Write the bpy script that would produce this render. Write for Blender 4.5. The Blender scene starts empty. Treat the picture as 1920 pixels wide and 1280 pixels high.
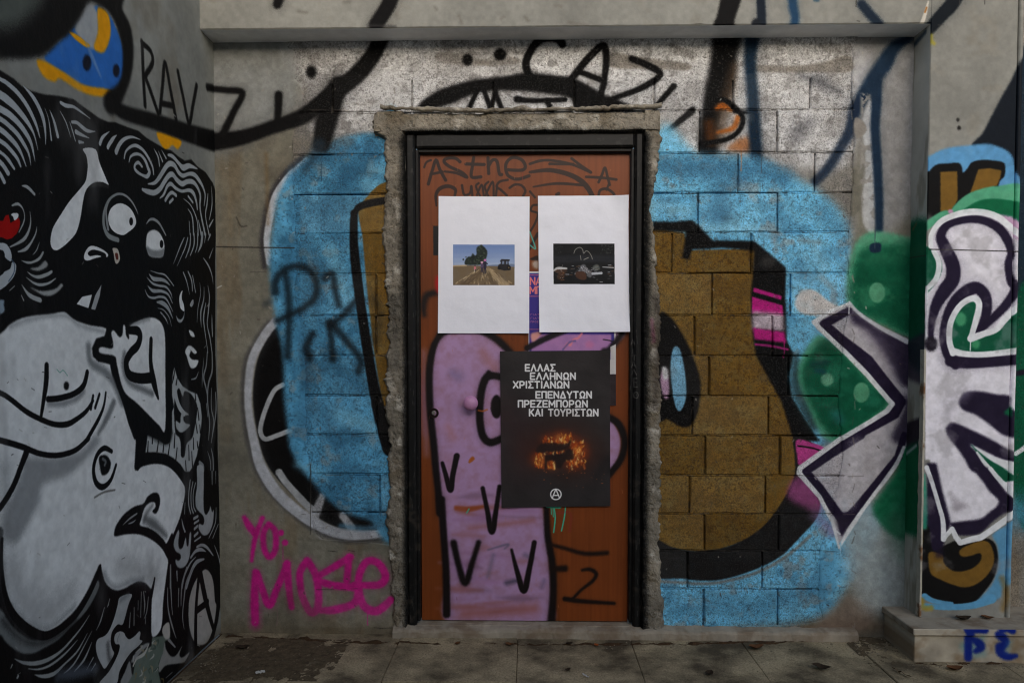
import bpy, math, random
import numpy as np

# ------------------------------------------------------------------ camera, sky, sun, exposure
SC = bpy.context.scene
F_PX, W_PX, H_PX = 1460.0, 1920.0, 1280.0
CAM = (0.0, -3.40, 1.257)
YAW, PITCH, SHIFT = math.radians(1.2), math.radians(2.0), 66.0 / 1920.0
cam_d = bpy.data.cameras.new('camera')
cam_d.sensor_width = 36.0
cam_d.lens = F_PX / W_PX * 36.0
cam_d.shift_y = SHIFT
cam_d.clip_start, cam_d.clip_end = 0.05, 500.0
cam_o = bpy.data.objects.new('camera', cam_d)
SC.collection.objects.link(cam_o)
cam_o.location = CAM
cam_o.rotation_euler = (math.radians(90) - PITCH, 0, YAW)
SC.camera = cam_o

SUN_EL, SUN_AZ = math.radians(19), math.radians(10)      # azimuth: to the right of straight behind the camera
w = bpy.data.worlds.new('World'); SC.world = w; w.use_nodes = True
nt = w.node_tree
bg = nt.nodes['Background']
sky = nt.nodes.new('ShaderNodeTexSky'); sky.sky_type = 'NISHITA'; sky.sun_disc = False
sky.sun_elevation = SUN_EL
sky.sun_rotation = math.radians(180) - SUN_AZ
sky.air_density, sky.dust_density, sky.ozone_density = 1.0, 2.0, 1.0
nt.links.new(sky.outputs[0], bg.inputs[0])
bg.inputs[1].default_value = 0.15
sun_d = bpy.data.lights.new('sun', 'SUN')
sun_d.energy, sun_d.angle, sun_d.color = 1.2, math.radians(60), (1.0, 0.985, 0.965)
sun_o = bpy.data.objects.new('sun', sun_d); SC.collection.objects.link(sun_o)
sun_o.rotation_euler = (math.radians(90) - SUN_EL, 0, SUN_AZ)
sun_o.location = (2, -6, 6)
SC.view_settings.view_transform = 'Standard'
SC.view_settings.look = 'None'
SC.view_settings.exposure = 0.45
SC.view_settings.gamma = 1.0
SC.view_settings.use_curve_mapping = False
SC.render.engine = 'CYCLES'
SC.cycles.max_bounces = 6
SC.cycles.use_denoising = True
SC.cycles.filter_width = 1.15

random.seed(7)
RNG = np.random.default_rng(7)

# ------------------------------------------------------------------ measuring: photo point -> point on a real plane
_cy, _sy = math.cos(YAW), math.sin(YAW); _cp, _sp = math.cos(PITCH), math.sin(PITCH)
R_ = np.array((_cy, _sy, 0.0)); F_ = np.array((-_sy * _cp, _cy * _cp, -_sp)); U_ = np.cross(R_, F_)
C_ = np.array(CAM)
PPY = H_PX / 2 + SHIFT * W_PX
def ray(p):
    p = np.asarray(p, float).reshape(-1, 2)
    return F_ + np.outer((p[:, 0] - W_PX / 2) / F_PX, R_) + np.outer((PPY - p[:, 1]) / F_PX, U_)
def hit(p, axis, val):
    d = ray(p); t = (val - C_[axis]) / d[:, axis]
    return C_ + d * t[:, None], t
def hy(px, py, y=0.0):
    q, _ = hit([(px, py)], 1, y); return q[0]

Y_FRONT = -0.145                       # front of beam and column; the infill wall lies at y = 0
Y_LEAF = 0.035
XL = hy(408, 640)[0]                   # left side wall
X_COL = hy(1737, 500, Y_FRONT)[0]
X_COLR = hy(1899, 640, Y_FRONT)[0]
Z_BEAM = hy(900, 51, Y_FRONT)[2]

# ------------------------------------------------------------------ canvases: spray paint and print, in metres on each surface
def vnoise(h, w_, cell, seed):
    r = np.random.default_rng(seed)
    gh, gw = int(h / cell) + 3, int(w_ / cell) + 3
    g = r.random((gh, gw)).astype(np.float32)
    y = np.arange(h, dtype=np.float32) / cell; x = np.arange(w_, dtype=np.float32) / cell
    yi, xi = y.astype(int), x.astype(int); fy, fx = y - yi, x - xi
    fy = (fy * fy * (3 - 2 * fy))[:, None]; fx = (fx * fx * (3 - 2 * fx))[None, :]
    a = g[yi][:, xi]; b = g[yi][:, xi + 1]; c = g[yi + 1][:, xi]; d = g[yi + 1][:, xi + 1]
    return (a * (1 - fx) + b * fx) * (1 - fy) + (c * (1 - fx) + d * fx) * fy
def fbm(h, w_, cell, seed, octv=4):
    o = np.zeros((h, w_), np.float32); a, t = 1.0, 0.0
    for k in range(octv):
        o += a * vnoise(h, w_, max(cell / 2 ** k, 1.01), seed + k); t += a; a *= 0.55
    return o / t
def smooth(pts, closed=False, n=6):
    p = np.asarray(pts, float)
    if len(p) < 3: return p
    out = []
    N = len(p); rng = range(N) if closed else range(N - 1)
    for i in rng:
        if closed: p0, p1, p2, p3 = p[i - 1], p[i], p[(i + 1) % N], p[(i + 2) % N]
        else: p0, p1, p2, p3 = p[max(i - 1, 0)], p[i], p[i + 1], p[min(i + 2, N - 1)]
        t = np.linspace(0, 1, n, endpoint=False)[:, None]
        out.append(0.5 * ((2 * p1) + (-p0 + p2) * t + (2 * p0 - 5 * p1 + 4 * p2 - p3) * t ** 2 + (-p0 + 3 * p1 - 3 * p2 + p3) * t ** 3))
    if not closed: out.append(p[-1:])
    return np.vstack(out)
def blur(a, r):
    if r < 0.6: return a
    for _ in range(2):
        k = max(int(round(r)), 1)
        for ax in (0, 1):
            b = np.pad(a, [(k + 1, k) if i == ax else (0, 0) for i in (0, 1)], mode='edge')
            c = np.cumsum(b, axis=ax, dtype=np.float64)
            n = a.shape[ax]
            a = ((np.take(c, range(2 * k + 1, 2 * k + 1 + n), ax) - np.take(c, range(0, n), ax)) / (2 * k + 1)).astype(np.float32)
    return a
class Canvas:
    def __init__(s, name, axis, val, u0, u1, v0, v1, res, base):
        s.name, s.axis, s.val = name, axis, val
        s.u0, s.u1, s.v0, s.v1, s.res = u0, u1, v0, v1, res
        s.w, s.h = int(round((u1 - u0) / res)), int(round((v1 - v0) / res))
        s.a = np.empty((s.h, s.w, 3), np.float32); s.a[:] = np.array(base, np.float32) / 255
        s.fr = (0.0, 0.0, 1.0); s.halo = False; s.wear = .16; s.wk = 1.0
        s.grain = RNG.random((s.h, s.w)).astype(np.float32)
        s.mott = fbm(s.h, s.w, 0.03 / res, 91)
    def at(s, ox, oy, k): s.fr = (ox, oy, k); return s
    def px(s, pts):
        p = np.asarray(pts, float).reshape(-1, 2)
        return p * s.fr[2] + np.array(s.fr[:2])
    def uv(s, pts):                       # photo points -> canvas pixels, and canvas pixels per photo pixel
        q, t = hit(s.px(pts), s.axis, s.val)
        u = q[:, 1] if s.axis == 0 else q[:, 0]
        v = q[:, 1] if s.axis == 2 else q[:, 2]
        return np.stack([(u - s.u0) / s.res, (v - s.v0) / s.res], 1), t / F_PX / s.res
    def _box(s, c, pad):
        lo = np.floor(c.min(0) - pad).astype(int); hi = np.ceil(c.max(0) + pad).astype(int)
        x0, y0 = max(lo[0], 0), max(lo[1], 0); x1, y1 = min(hi[0], s.w), min(hi[1], s.h)
        return x0, y0, x1, y1
    def put(s, m, x0, y0, col, alpha, grainy):
        h, w_ = m.shape
        if h == 0 or w_ == 0: return
        m = np.clip(m, 0, 1)
        if grainy:
            g = s.grain[y0:y0 + h, x0:x0 + w_]; mt = s.mott[y0:y0 + h, x0:x0 + w_]
            wear = s.wear * (.12 + .88 * max(col) / 255)
            m = np.clip(m + (g - 0.5) * 2.2 * m * (1 - m), 0, 1) * (1 - wear * grainy * np.clip(mt * 2 - 0.7, 0, 1))
        m = (m * alpha)[..., None]
        t = s.a[y0:y0 + h, x0:x0 + w_]
        t += (np.array(col, np.float32) / 255 - t) * m
    def fill(s, pts, col, soft=1.0, alpha=1.0, curve=True, grainy=1.0, n=6):
        c, k = s.uv(pts); k = float(k.mean()); sf = soft * k
        if curve: c = smooth(c, True, n)
        x0, y0, x1, y1 = s._box(c, 2 + 2.2 * sf)
        if x1 <= x0 or y1 <= y0: return
        S = 2
        H, W = (y1 - y0) * S, (x1 - x0) * S
        m = np.zeros((H, W), np.uint8)
        q = (c - (x0, y0)) * S
        for i in range(len(q)):
            ax, ay = q[i]; bx, by = q[(i + 1) % len(q)]
            if ay == by: continue
            if ay > by: ax, ay, bx, by = bx, by, ax, ay
            r0, r1 = max(int(math.ceil(ay - 0.5)), 0), min(int(math.ceil(by - 0.5)), H)
            if r1 <= r0: continue
            rr = np.arange(r0, r1); xs = ax + (rr + 0.5 - ay) / (by - ay) * (bx - ax)
            xi = np.clip(np.round(xs), 0, W).astype(int)
            for r, xx in zip(rr, xi): m[r, :xx] ^= 1
        m = m.reshape(y1 - y0, S, x1 - x0, S).mean((1, 3), dtype=np.float32)
        s.put(blur(m, sf * 0.55), x0, y0, col, alpha, grainy)
    def stroke(s, pts, wd, col, soft=1.2, alpha=1.0, curve=True, grainy=1.0, n=6):
        P = np.asarray(pts, float).reshape(-1, 2)
        if s.halo and 2.4 <= soft <= 6.5 and alpha > .7:
            s.halo = False; s.stroke(pts, np.asarray(wd, float) * 1.25, col, np.max(wd) * .75, .26, curve, grainy, n); s.halo = True
        ww = np.atleast_1d(np.asarray(wd, float))
        if len(ww) != len(P): ww = np.interp(np.linspace(0, 1, len(P)), np.linspace(0, 1, len(ww)), ww)
        c, k = s.uv(P); r = ww * 0.5 * k * s.wk; sf = max(soft * float(k.mean()), 0.7)
        if curve and len(P) > 2:
            cr = smooth(np.column_stack([c, r]), False, n); c, r = cr[:, :2], np.maximum(cr[:, 2], 0.2)
        if len(c) == 1: c = np.vstack([c, c + 0.01]); r = np.array([r[0], r[0]])
        x0, y0, x1, y1 = s._box(c, r.max() + sf + 2)
        if x1 <= x0 or y1 <= y0: return
        D = np.full((y1 - y0, x1 - x0), 1e6, np.float32)
        for i in range(len(c) - 1):
            a, b = c[i], c[i + 1]; pad = max(r[i], r[i + 1]) + sf + 2
            lx, ly = int(max(min(a[0], b[0]) - pad, x0)), int(max(min(a[1], b[1]) - pad, y0))
            hx, hy_ = int(min(max(a[0], b[0]) + pad + 1, x1)), int(min(max(a[1], b[1]) + pad + 1, y1))
            if hx <= lx or hy_ <= ly: continue
            X = np.arange(lx, hx, dtype=np.float32)[None, :] + 0.5 - a[0]
            Y = np.arange(ly, hy_, dtype=np.float32)[:, None] + 0.5 - a[1]
            d = b - a; L = float(d @ d) + 1e-9
            t = np.clip((X * d[0] + Y * d[1]) / L, 0, 1)
            dist = np.hypot(X - t * d[0], Y - t * d[1]) - (r[i] + t * (r[i + 1] - r[i]))
            v = D[ly - y0:hy_ - y0, lx - x0:hx - x0]; np.minimum(v, dist, out=v)
        m = np.clip(0.5 - D / (2 * sf), 0, 1); m = m * m * (3 - 2 * m)
        s.put(m, x0, y0, col, alpha, grainy)
    def dot(s, p, rx, ry, col, soft=1.2, alpha=1.0, grainy=1.0):
        x, y = p; t = np.linspace(0, 2 * math.pi, 18, endpoint=False)
        k = s.fr[2]
        s.fill(np.stack([x + np.cos(t) * rx / k, y + np.sin(t) * ry / k], 1), col, soft, alpha, True, grainy, 3)
    def shade(s, cell, lo, hi, seed, octv=4):
        n = fbm(s.h, s.w, cell / s.res, seed, octv)
        n = np.clip((n - 0.25) / 0.5, 0, 1)
        s.a *= (lo + (hi - lo) * n)[..., None]
    def stain(s, col, cell, thr, amt, seed, stretch=1.0):
        if stretch == 1: n = fbm(s.h, s.w, cell / s.res, seed)
        else:
            n = fbm(int(s.h / stretch) + 2, s.w, cell / s.res, seed)
            n = n[np.clip((np.arange(s.h) / stretch).astype(int), 0, n.shape[0] - 1)]
        m = np.clip((n - thr) / 0.15, 0, 1)[..., None] * amt
        s.a += (np.array(col, np.float32) / 255 - s.a) * m
    def patch(s, pts, col, cell, thr, amt, seed, edge=.12, soft=10):
        # worn, stained or missed paint: noise with its own ragged shape inside an outline
        before = s.a.copy(); s.fill(pts, col, soft, amt, curve=False, grainy=0)
        n = fbm(s.h, s.w, cell / s.res, seed, 5); m = np.clip((n - thr) / edge, 0, 1)[..., None]
        s.a = before + (s.a - before) * m
    def image(s):
        im = bpy.data.images.new('paint_' + s.name, s.w, s.h, alpha=False)
        b = np.ones((s.h, s.w, 4), np.float32); b[..., :3] = np.clip(s.a, 0, 1)
        im.pixels.foreach_set(b.ravel()); im.update(); im.pack()
        return im

BLACK = (15, 14, 14); WHITE = (236, 236, 234); GREY = (112, 115, 116)
BLUE = (122, 206, 246); BROWN = (122, 90, 36); PURPLE = (32, 24, 46); LILAC = (234, 230, 238)
GREEN = (10, 82, 56); MINT = (86, 166, 128); NAVY = (24, 42, 62); PINK = (208, 36, 138)
PLASTER = (130, 126, 112); CONCRETE = (140, 139, 132)
# ------------------------------------------------------------------ paint on the left side wall
def paint_left():
    c = Canvas('side_wall', 0, XL, -2.4, 0.0, -0.02, 3.3, 0.0017, (150, 150, 143))
    c.shade(0.35, 0.86, 1.04, 11)
    c.stain((112, 104, 90), 0.25, 0.55, 0.5, 12)
    A1 = (0, 0, .328125); A2 = (0, 400, .328125); A3 = (0, 800, .375); K = .171875
    L1 = (0, 120, K); L2 = (200, 220, K); L3 = (0, 340, K); L4 = (200, 440, K); L5 = (200, 660, K); L6 = (200, 880, K)
    L7 = (160, 1060, .17184); L8 = (0, 1020, .20314)
    F, S = c.fill, c.stroke; c.wear = .05; c.wk = 1.16
    W = WHITE
    # blue and yellow shape at the top
    c.at(*A1)
    F([(390, 185), (280, 290), (260, 345), (380, 425), (480, 485), (600, 522), (670, 500), (708, 420), (705, 280), (650, 130), (600, 60), (540, 40)], (44, 108, 190), 3)
    F([(510, 15), (465, 80), (425, 160), (480, 240), (545, 275), (562, 100)], (168, 170, 170), 6)
    YEL = (238, 160, 8)
    F([(560, 45), (620, 85), (632, 200), (600, 292), (560, 298), (538, 268), (560, 180)], YEL, 3)
    F([(392, 180), (440, 200), (512, 258), (495, 272), (430, 225)], YEL, 2)
    F([(210, 345), (270, 360), (380, 425), (480, 488), (620, 512), (640, 548), (540, 548), (440, 512), (345, 450), (310, 468), (245, 432)], YEL, 3)
    F([(900, 755), (1030, 800), (1015, 852), (985, 830), (958, 852), (935, 850)], YEL, 3)
    c.dot((498, 360), 8, 15, (20, 24, 40), 3); c.dot((665, 405), 6.5, 12, (20, 24, 40), 3)
    S([(480, 215), (530, 330), (578, 440)], (4, 9, 3), (150, 170, 200), 5, .55)
    F([(-420, -60), (640, -60), (700, 60), (748, 160), (764, 300), (752, 430), (715, 540), (655, 655), (598, 620), (600, 540), (672, 482), (700, 400), (696, 250), (640, 95), (560, 28), (505, 18), (460, 100), (400, 190), (330, 245), (280, 295), (200, 330), (0, 338), (-420, 340)], BLACK, 7)
    F([(-420, -60), (230, -60), (200, 60), (90, 150), (0, 170), (-420, 170)], (104, 110, 102), 26, .8)
    # long swoop and the letters RAV
    S([(640, 575), (700, 640), (880, 695), (1100, 770), (1240, 812)], (27, 24, 26, 30, 34), BLACK, 5)
    for q in ([(812, 240), (820, 420), (832, 605)], [(814, 248), (862, 295), (872, 360), (832, 432)], [(832, 440), (868, 540), (905, 650)],
              [(915, 640), (928, 500), (944, 362), (975, 520), (1006, 690)], [(922, 592), (990, 606)], [(1016, 412), (1045, 560), (1078, 705), (1100, 600), (1122, 490)]):
        S(q, 9.5, BLACK, 3)
    S([(1185, 500), (1300, 520)], 12, BLACK, 4)
    # black ground of the mural
    o = []
    for fr, p in ((L1, [(-900, -300), (0, 70), (150, 165), (230, 240), (330, 292), (480, 335), (640, 350), (800, 385), (930, 480), (1080, 590), (1180, 635), (1280, 640)]),
                  (L2, [(100, 60), (230, 110), (350, 150), (430, 220), (560, 300), (640, 350), (700, 360), (780, 430), (850, 475), (920, 460), (1000, 545), (1080, 600), (1160, 720), (1186, 800), (1192, 1280)]),
                  (L4, [(1180, 300), (1188, 1280)]), (L5, [(1200, 500), (1215, 1200)]), (L6, [(1226, 300), (1245, 800), (1268, 1280)]),
                  (L7, [(1495, 300), (1450, 600), (1405, 790), (1270, 930), (1150, 1080), (980, 1290), (900, 1700)]), (L8, [(-1200, 2400)])):
        c.at(*fr); o += [tuple(x) for x in c.px(p)]
    c.at(0, 0, 1)
    F(o, (14, 13, 13), 1.5, curve=False)
    # figure: torso, hip, leg
    body = [(-60, 660), (0, 626), (20, 607), (49, 594), (98, 588), (121, 585), (141, 600), (171, 610), (200, 616), (205, 640), (207, 686), (214, 717), (224, 739), (234, 761), (237, 777), (243, 797), (252, 813), (255, 825), (254, 858),
            (254, 881), (270, 873), (296, 869), (319, 877), (338, 899), (346, 920), (339, 961), (330, 988), (317, 1018), (308, 1030), (315, 1049), (314, 1062), (312, 1077), (306, 1129), (304, 1167), (298, 1185), (285, 1192),
            (284, 1150), (285, 1110), (280, 1100), (272, 1092), (260, 1089), (246, 1095), (234, 1102), (220, 1106), (208, 1102), (198, 1091), (193, 1075), (188, 1057), (179, 1075), (163, 1109), (142, 1142), (120, 1164), (102, 1178), (81, 1185), (57, 1178), (35, 1158), (18, 1134), (8, 1105), (3, 1071), (2, 1020), (3, 987), (-60, 970)]
    F(body, W, 1.5, n=4)
    # broad grey low and left on the body, then painter's modelling along the outlines
    S([(20, 1060), (40, 1120), (84, 1150), (130, 1110)], (30, 50, 60, 30), (150, 150, 150), 40, .55); S([(230, 1060), (290, 1080)], 30, (150, 150, 148), 26, .5); S([(10, 880), (12, 1000)], 26, (140, 142, 142), 26, .5)
    S([(2, 1000), (6, 1070), (16, 1125), (35, 1152), (58, 1171), (82, 1177), (104, 1170), (140, 1136)], 9, GREY, 9, .45)
    S([(196, 1075), (206, 1094), (222, 1100), (246, 1089), (268, 1086)], 9, GREY, 7, .5)
    S([(20, 612), (60, 598), (120, 592), (150, 610), (195, 622)], 6, GREY, 7, .45)
    c.at(*A3)
    F([(130, 150), (250, 152), (400, 125), (470, 50), (500, 75), (400, 190), (330, 245), (215, 285), (195, 370), (130, 500), (70, 585), (15, 500), (60, 350), (110, 220)], (128, 130, 131), 12, .75)
    c.at(*L8)
    F([(900, 330), (916, 390), (840, 550), (760, 660), (650, 770), (540, 880), (400, 960), (300, 1005), (200, 1000), (110, 950), (40, 880), (0, 830), (-300, 640), (-300, 380), (0, 590), (60, 680), (130, 770), (230, 850), (330, 885), (450, 870), (560, 800), (680, 700), (770, 570), (850, 420)], (112, 115, 114), 1.5)
    S([(30, 700), (130, 820), (250, 900), (400, 905), (560, 830), (700, 700)], 7, BLACK, 10, .6)
    for q, ww in (([(135, 1055), (220, 1090), (330, 1095), (450, 1060), (570, 980), (680, 860), (760, 760), (830, 650)], (1, 5, 7, 7, 5, 4, 3, 1)),
                  ([(260, 1145), (360, 1150), (470, 1110), (600, 1010), (720, 880)], (1, 3, 4.5, 4, 1)),
                  ([(320, 1200), (400, 1215), (500, 1190), (600, 1100), (720, 980), (810, 820)], (1, 6, 7, 4, 4, 1)),
                  ([(590, 1190), (700, 1080), (850, 800)], (1, 4, 1)), ([(690, 1170), (780, 1060), (850, 900)], (1, 5, 1)), ([(800, 1155), (860, 1045)], (1, 3)), ([(840, 1165), (880, 1100)], (1, 3)),
                  ([(960, 590), (930, 700), (890, 790)], (1, 3, 1)), ([(1010, 500), (1000, 560)], (1, 2)), ([(100, 1140), (112, 1110)], (2, 3)), ([(160, 1225), (165, 1215)], 5)):
        S(q, ww, (150, 152, 150), .9)
    S([(540, 1215), (700, 1180), (880, 1150)], (16, 22, 14), (120, 130, 145), 12, .55)
    # lines on the body
    c.at(0, 0, 1)
    S([(-40, 722), (0, 736), (20, 748), (49, 771), (75, 785), (102, 795), (125, 795), (141, 787), (161, 771), (174, 751)], (9, 9, 9, 9, 9, 9, 10, 9, 8, 6), BLACK, 1.2)
    for q in ([(170, 766), (174, 742)], [(178, 764), (186, 739)], [(198, 736), (194, 761), (184, 786), (164, 822), (165, 822), (142, 843), (109, 853), (75, 850), (41, 837), (0, 825), (-40, 815)]):
        S(q, (5, 6, 8, 9, 9, 9, 9, 9, 10, 10, 10) if len(q) > 2 else 6, BLACK, 1.2)
    S([(49, 849), (39, 875), (26, 909), (4, 946), (-30, 985)], (14, 12, 12, 12, 12), BLACK, 1.5)
    S([(87, 685), (86, 721), (77, 781)], (11, 12, 7), BLACK, 1.3)
    c.dot((124, 723), 5, 8, BLACK)
    S([(92, 756), (114, 757), (142, 748), (156, 734)], 10, (120, 122, 124), 6, .7)
    S([(90, 748), (112, 746), (138, 738), (156, 723), (163, 698)], (10, 10, 10, 11, 10), BLACK, 1.2)
    S([(213, 754), (200, 784), (184, 813)], (12, 12, 6), (105, 107, 108), 5, .8)
    S([(4, 1010), (3, 1060), (9, 1110), (22, 1146), (42, 1170), (62, 1184), (84, 1191), (104, 1184), (124, 1170), (146, 1148), (166, 1116), (184, 1078), (189, 1060)], (7, 8, 10, 13, 15, 15, 14, 14, 13, 12, 11, 9, 5), BLACK, 1.2)
    c.at(*A3)
    S([(560, 122), (522, 106), (486, 140), (468, 210), (480, 275), (515, 300), (555, 265), (582, 190)], (7, 9, 9, 9, 10, 10, 8, 6), BLACK, 1.2)
    F([(497, 150), (532, 142), (556, 180), (542, 228), (512, 240), (500, 195)], BLACK, 1.5)
    S([(515, 160), (530, 172), (525, 190)], 5, GREY, 2)
    # the arm and hand on the right of the chest
    c.at(*A2)
    S([(505, 760), (520, 850), (600, 905), (650, 965), (700, 1080)], 14, GREY, 7, .8)
    F([(525, 770), (550, 715), (600, 700), (615, 640), (700, 560), (960, 560), (965, 1290), (768, 1290), (735, 1200), (700, 1080), (665, 980), (640, 900), (632, 862), (560, 846), (530, 815)], BLACK, 1.2, curve=False)
    F([(745, 640), (850, 595), (905, 610), (932, 650), (943, 720), (946, 900), (945, 1230), (910, 1210), (850, 1150), (780, 1080), (720, 1030), (690, 960), (668, 860), (655, 815), (580, 800), (564, 780), (582, 762), (640, 772), (648, 740), (638, 685), (652, 668), (682, 706), (700, 690), (704, 640), (716, 645), (720, 692), (738, 716)], W, 1.2, n=4)
    S([(745, 640), (850, 600)], 6, GREY, 6, .6)
    S([(712, 800), (705, 880), (740, 965), (820, 1005), (872, 1030)], 10, (105, 107, 108), 6, .8)
    S([(742, 668), (786, 672), (800, 705), (786, 755), (748, 795), (722, 850), (738, 920), (800, 942), (862, 938)], (13, 15, 15, 15, 15, 15, 16, 17, 18), BLACK, 1.2)
    S([(862, 722), (862, 850), (880, 960), (906, 1055)], (11, 12, 17, 6), BLACK, 1.2)
    # fold of the knee
    c.at(*L6)
    S([(420, 540), (520, 600), (650, 720)], (12, 16, 8), (88, 90, 90), 8, .8)
    F([(85, 680), (110, 600), (180, 500), (260, 430), (320, 395), (400, 370), (450, 290), (520, 250), (570, 275), (580, 370), (550, 462), (520, 477), (498, 450), (530, 410), (524, 360), (480, 355), (430, 390), (400, 450), (380, 530), (362, 605), (450, 632), (540, 682), (620, 762), (655, 802), (720, 690), (720, 960), (668, 965), (610, 870), (530, 790), (420, 725), (320, 700), (200, 705), (95, 727)], BLACK, 1.2, n=4)
    S([(405, 560), (440, 470), (500, 385)], (8, 9, 4), (95, 96, 96), 5, .6)
    S([(180, 602), (250, 535), (330, 478)], (1, 3.5, 3), (150, 152, 152), .9)
    S([(242, 588), (285, 572), (318, 545)], (2, 3, 1), (150, 152, 152), .9)
    c.at(*L7)
    S([(755, 138), (738, 230), (716, 330)], (5, 8, 12), BLACK, 1)
    # hip outline
    c.at(*A3)
    S([(690, 205), (715, 168), (765, 152), (830, 165), (890, 215), (935, 290)], (9, 13, 15, 15, 15, 14), BLACK, 1.2)
    # head: white drop, eyes, nose, teeth
    c.at(0, 0, 1)
    F([(156, 279), (179, 280), (187, 306), (200, 337), (204, 347), (194, 342), (180, 342), (168, 349), (160, 362), (155, 386), (151, 410), (143, 436), (127, 455), (110, 468), (100, 468), (95, 457), (96, 441), (101, 424), (117, 398), (132, 376), (151, 354), (161, 340), (164, 325), (165, 309), (162, 292)], W, 1, n=4)
    S([(168, 352), (182, 345), (203, 350)], (2, 7, 6), (60, 58, 55), 3, .6)
    c.at(*L2)
    S([(20, 1220), (5, 1120), (0, 1000), (40, 890), (120, 838), (200, 852), (270, 915), (320, 1000), (342, 1060)], (6, 6, 4, 4, 4, 4, 4, 3, 1), (150, 152, 152), .9)
    c.at(*L3)
    S([(1280, 135), (1190, 200), (1140, 340), (1140, 490), (1190, 595), (1290, 640)], (3, 4, 6, 8, 9, 8), (140, 144, 142), .9)
    c.at(*L2)
    F([(20, 1110), (40, 1010), (100, 950), (170, 940), (250, 985), (300, 1060), (322, 1140), (300, 1200), (240, 1250), (180, 1285), (100, 1260), (45, 1200)], W, 1)
    c.dot((268, 1136), 3.6, 7.6, BLACK, .8)
    S([(435, 1160), (470, 1118), (520, 1115), (580, 1165), (645, 1285)], (2, 4, 5, 5, 3), (150, 152, 152), .9)
    c.at(*L4)
    F([(440, 0), (428, 110), (440, 165), (475, 235), (600, 245), (626, 170), (626, 90), (592, 0), (540, -48), (480, -45)], W, 1)
    F([(430, 130), (500, 165), (570, 170), (626, 150), (618, 215), (598, 246), (475, 236)], (128, 130, 130), 3, .9)
    c.dot((598, 102), 3.4, 7.6, BLACK, .8)
    c.at(*L3)
    F([(920, 830), (935, 770), (975, 715), (1020, 704), (1080, 720), (1150, 760), (1186, 800), (1168, 828), (1150, 785), (1060, 750), (1000, 750), (965, 780), (972, 806), (1000, 815), (1060, 805), (1112, 820), (1040, 840), (980, 862), (940, 860)], W, .8, n=4)
    c.at(*A2)
    F([(438, 518), (470, 476), (527, 464), (506, 541)], W, .8, curve=False)
    F([(583, 405), (572, 470), (545, 552), (522, 546), (545, 470)], (170, 172, 172), .8, curve=False)
    c.at(*L4)
    F([(70, 148), (124, 160), (146, 260), (120, 316), (95, 300), (80, 205)], (196, 186, 172), .8)
    F([(95, 205), (122, 205), (130, 262), (108, 270)], (96, 44, 34), 1)
    # the red eye and arcs on the left edge
    c.at(*L3)
    F([(-300, 430), (30, 430), (60, 370), (92, 365), (112, 455), (135, 440), (202, 395), (217, 440), (210, 505), (180, 572), (130, 620), (80, 636), (20, 612), (-300, 600)], (170, 12, 8), .9, curve=False)
    F([(118, 362), (150, 345), (196, 355), (190, 400), (155, 426), (140, 390)], W, .8)
    for q, ww in (([(130, 265), (190, 247), (240, 290), (265, 370), (255, 450), (205, 555)], (3, 5, 3, 2, 3, 2)), ([(325, 330), (335, 440), (310, 550), (250, 640), (110, 716)], (1, 3, 5, 6, 2)),
                  ([(402, 495), (390, 570), (340, 670), (280, 740), (200, 768)], (1, 3, 4, 6, 2)), ([(432, 665), (400, 750), (360, 800)], (1, 2, 1)),
                  ([(470, 775), (430, 840), (360, 880), (300, 885), (238, 865)], (4, 5, 4, 4, 1)), ([(298, 985), (360, 1030), (430, 1042), (520, 1012), (562, 985)], (1, 4, 6, 6, 5)),
                  ([(288, 1048), (370, 1108), (440, 1128), (530, 1110), (606, 1058)], (1, 4, 5, 4, 2)), ([(238, 1128), (300, 1220), (360, 1265), (440, 1295)], (1, 6, 8, 8)), ([(240, 50), (300, 65), (375, 140)], (2, 6, 5)), ([(235, 1245), (260, 1300)], 2), ([(105, 1190), (160, 1140)], 1.5)):
        S(q, ww, (168, 170, 168), .9)
    F([(328, 950), (420, 930), (492, 866), (522, 915), (470, 960), (400, 977)], (160, 160, 156), 1.5)
    F([(328, 1155), (430, 1190), (530, 1190), (620, 1160), (662, 1116), (688, 1140), (620, 1212), (540, 1250), (450, 1232)], (165, 166, 163), 1.5)
    F([(-300, 640), (30, 672), (92, 710), (128, 790), (122, 872), (60, 832), (50, 782), (0, 745), (-300, 720)], (186, 190, 192), 1)
    F([(0, 1030), (50, 985), (112, 950), (135, 880), (172, 900), (176, 960), (150, 1040), (90, 1112), (0, 1182), (-300, 1300), (-300, 1160)], (186, 190, 192), 1)
    S([(128, 850), (160, 910), (150, 1000), (95, 1090)], 2, (70, 90, 110), 1)
    F([(-300, 1330), (15, 1290), (40, 1350), (20, 1440), (-300, 1500)], (150, 165, 178), 2)
    # hair
    c.at(*L1)
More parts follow.
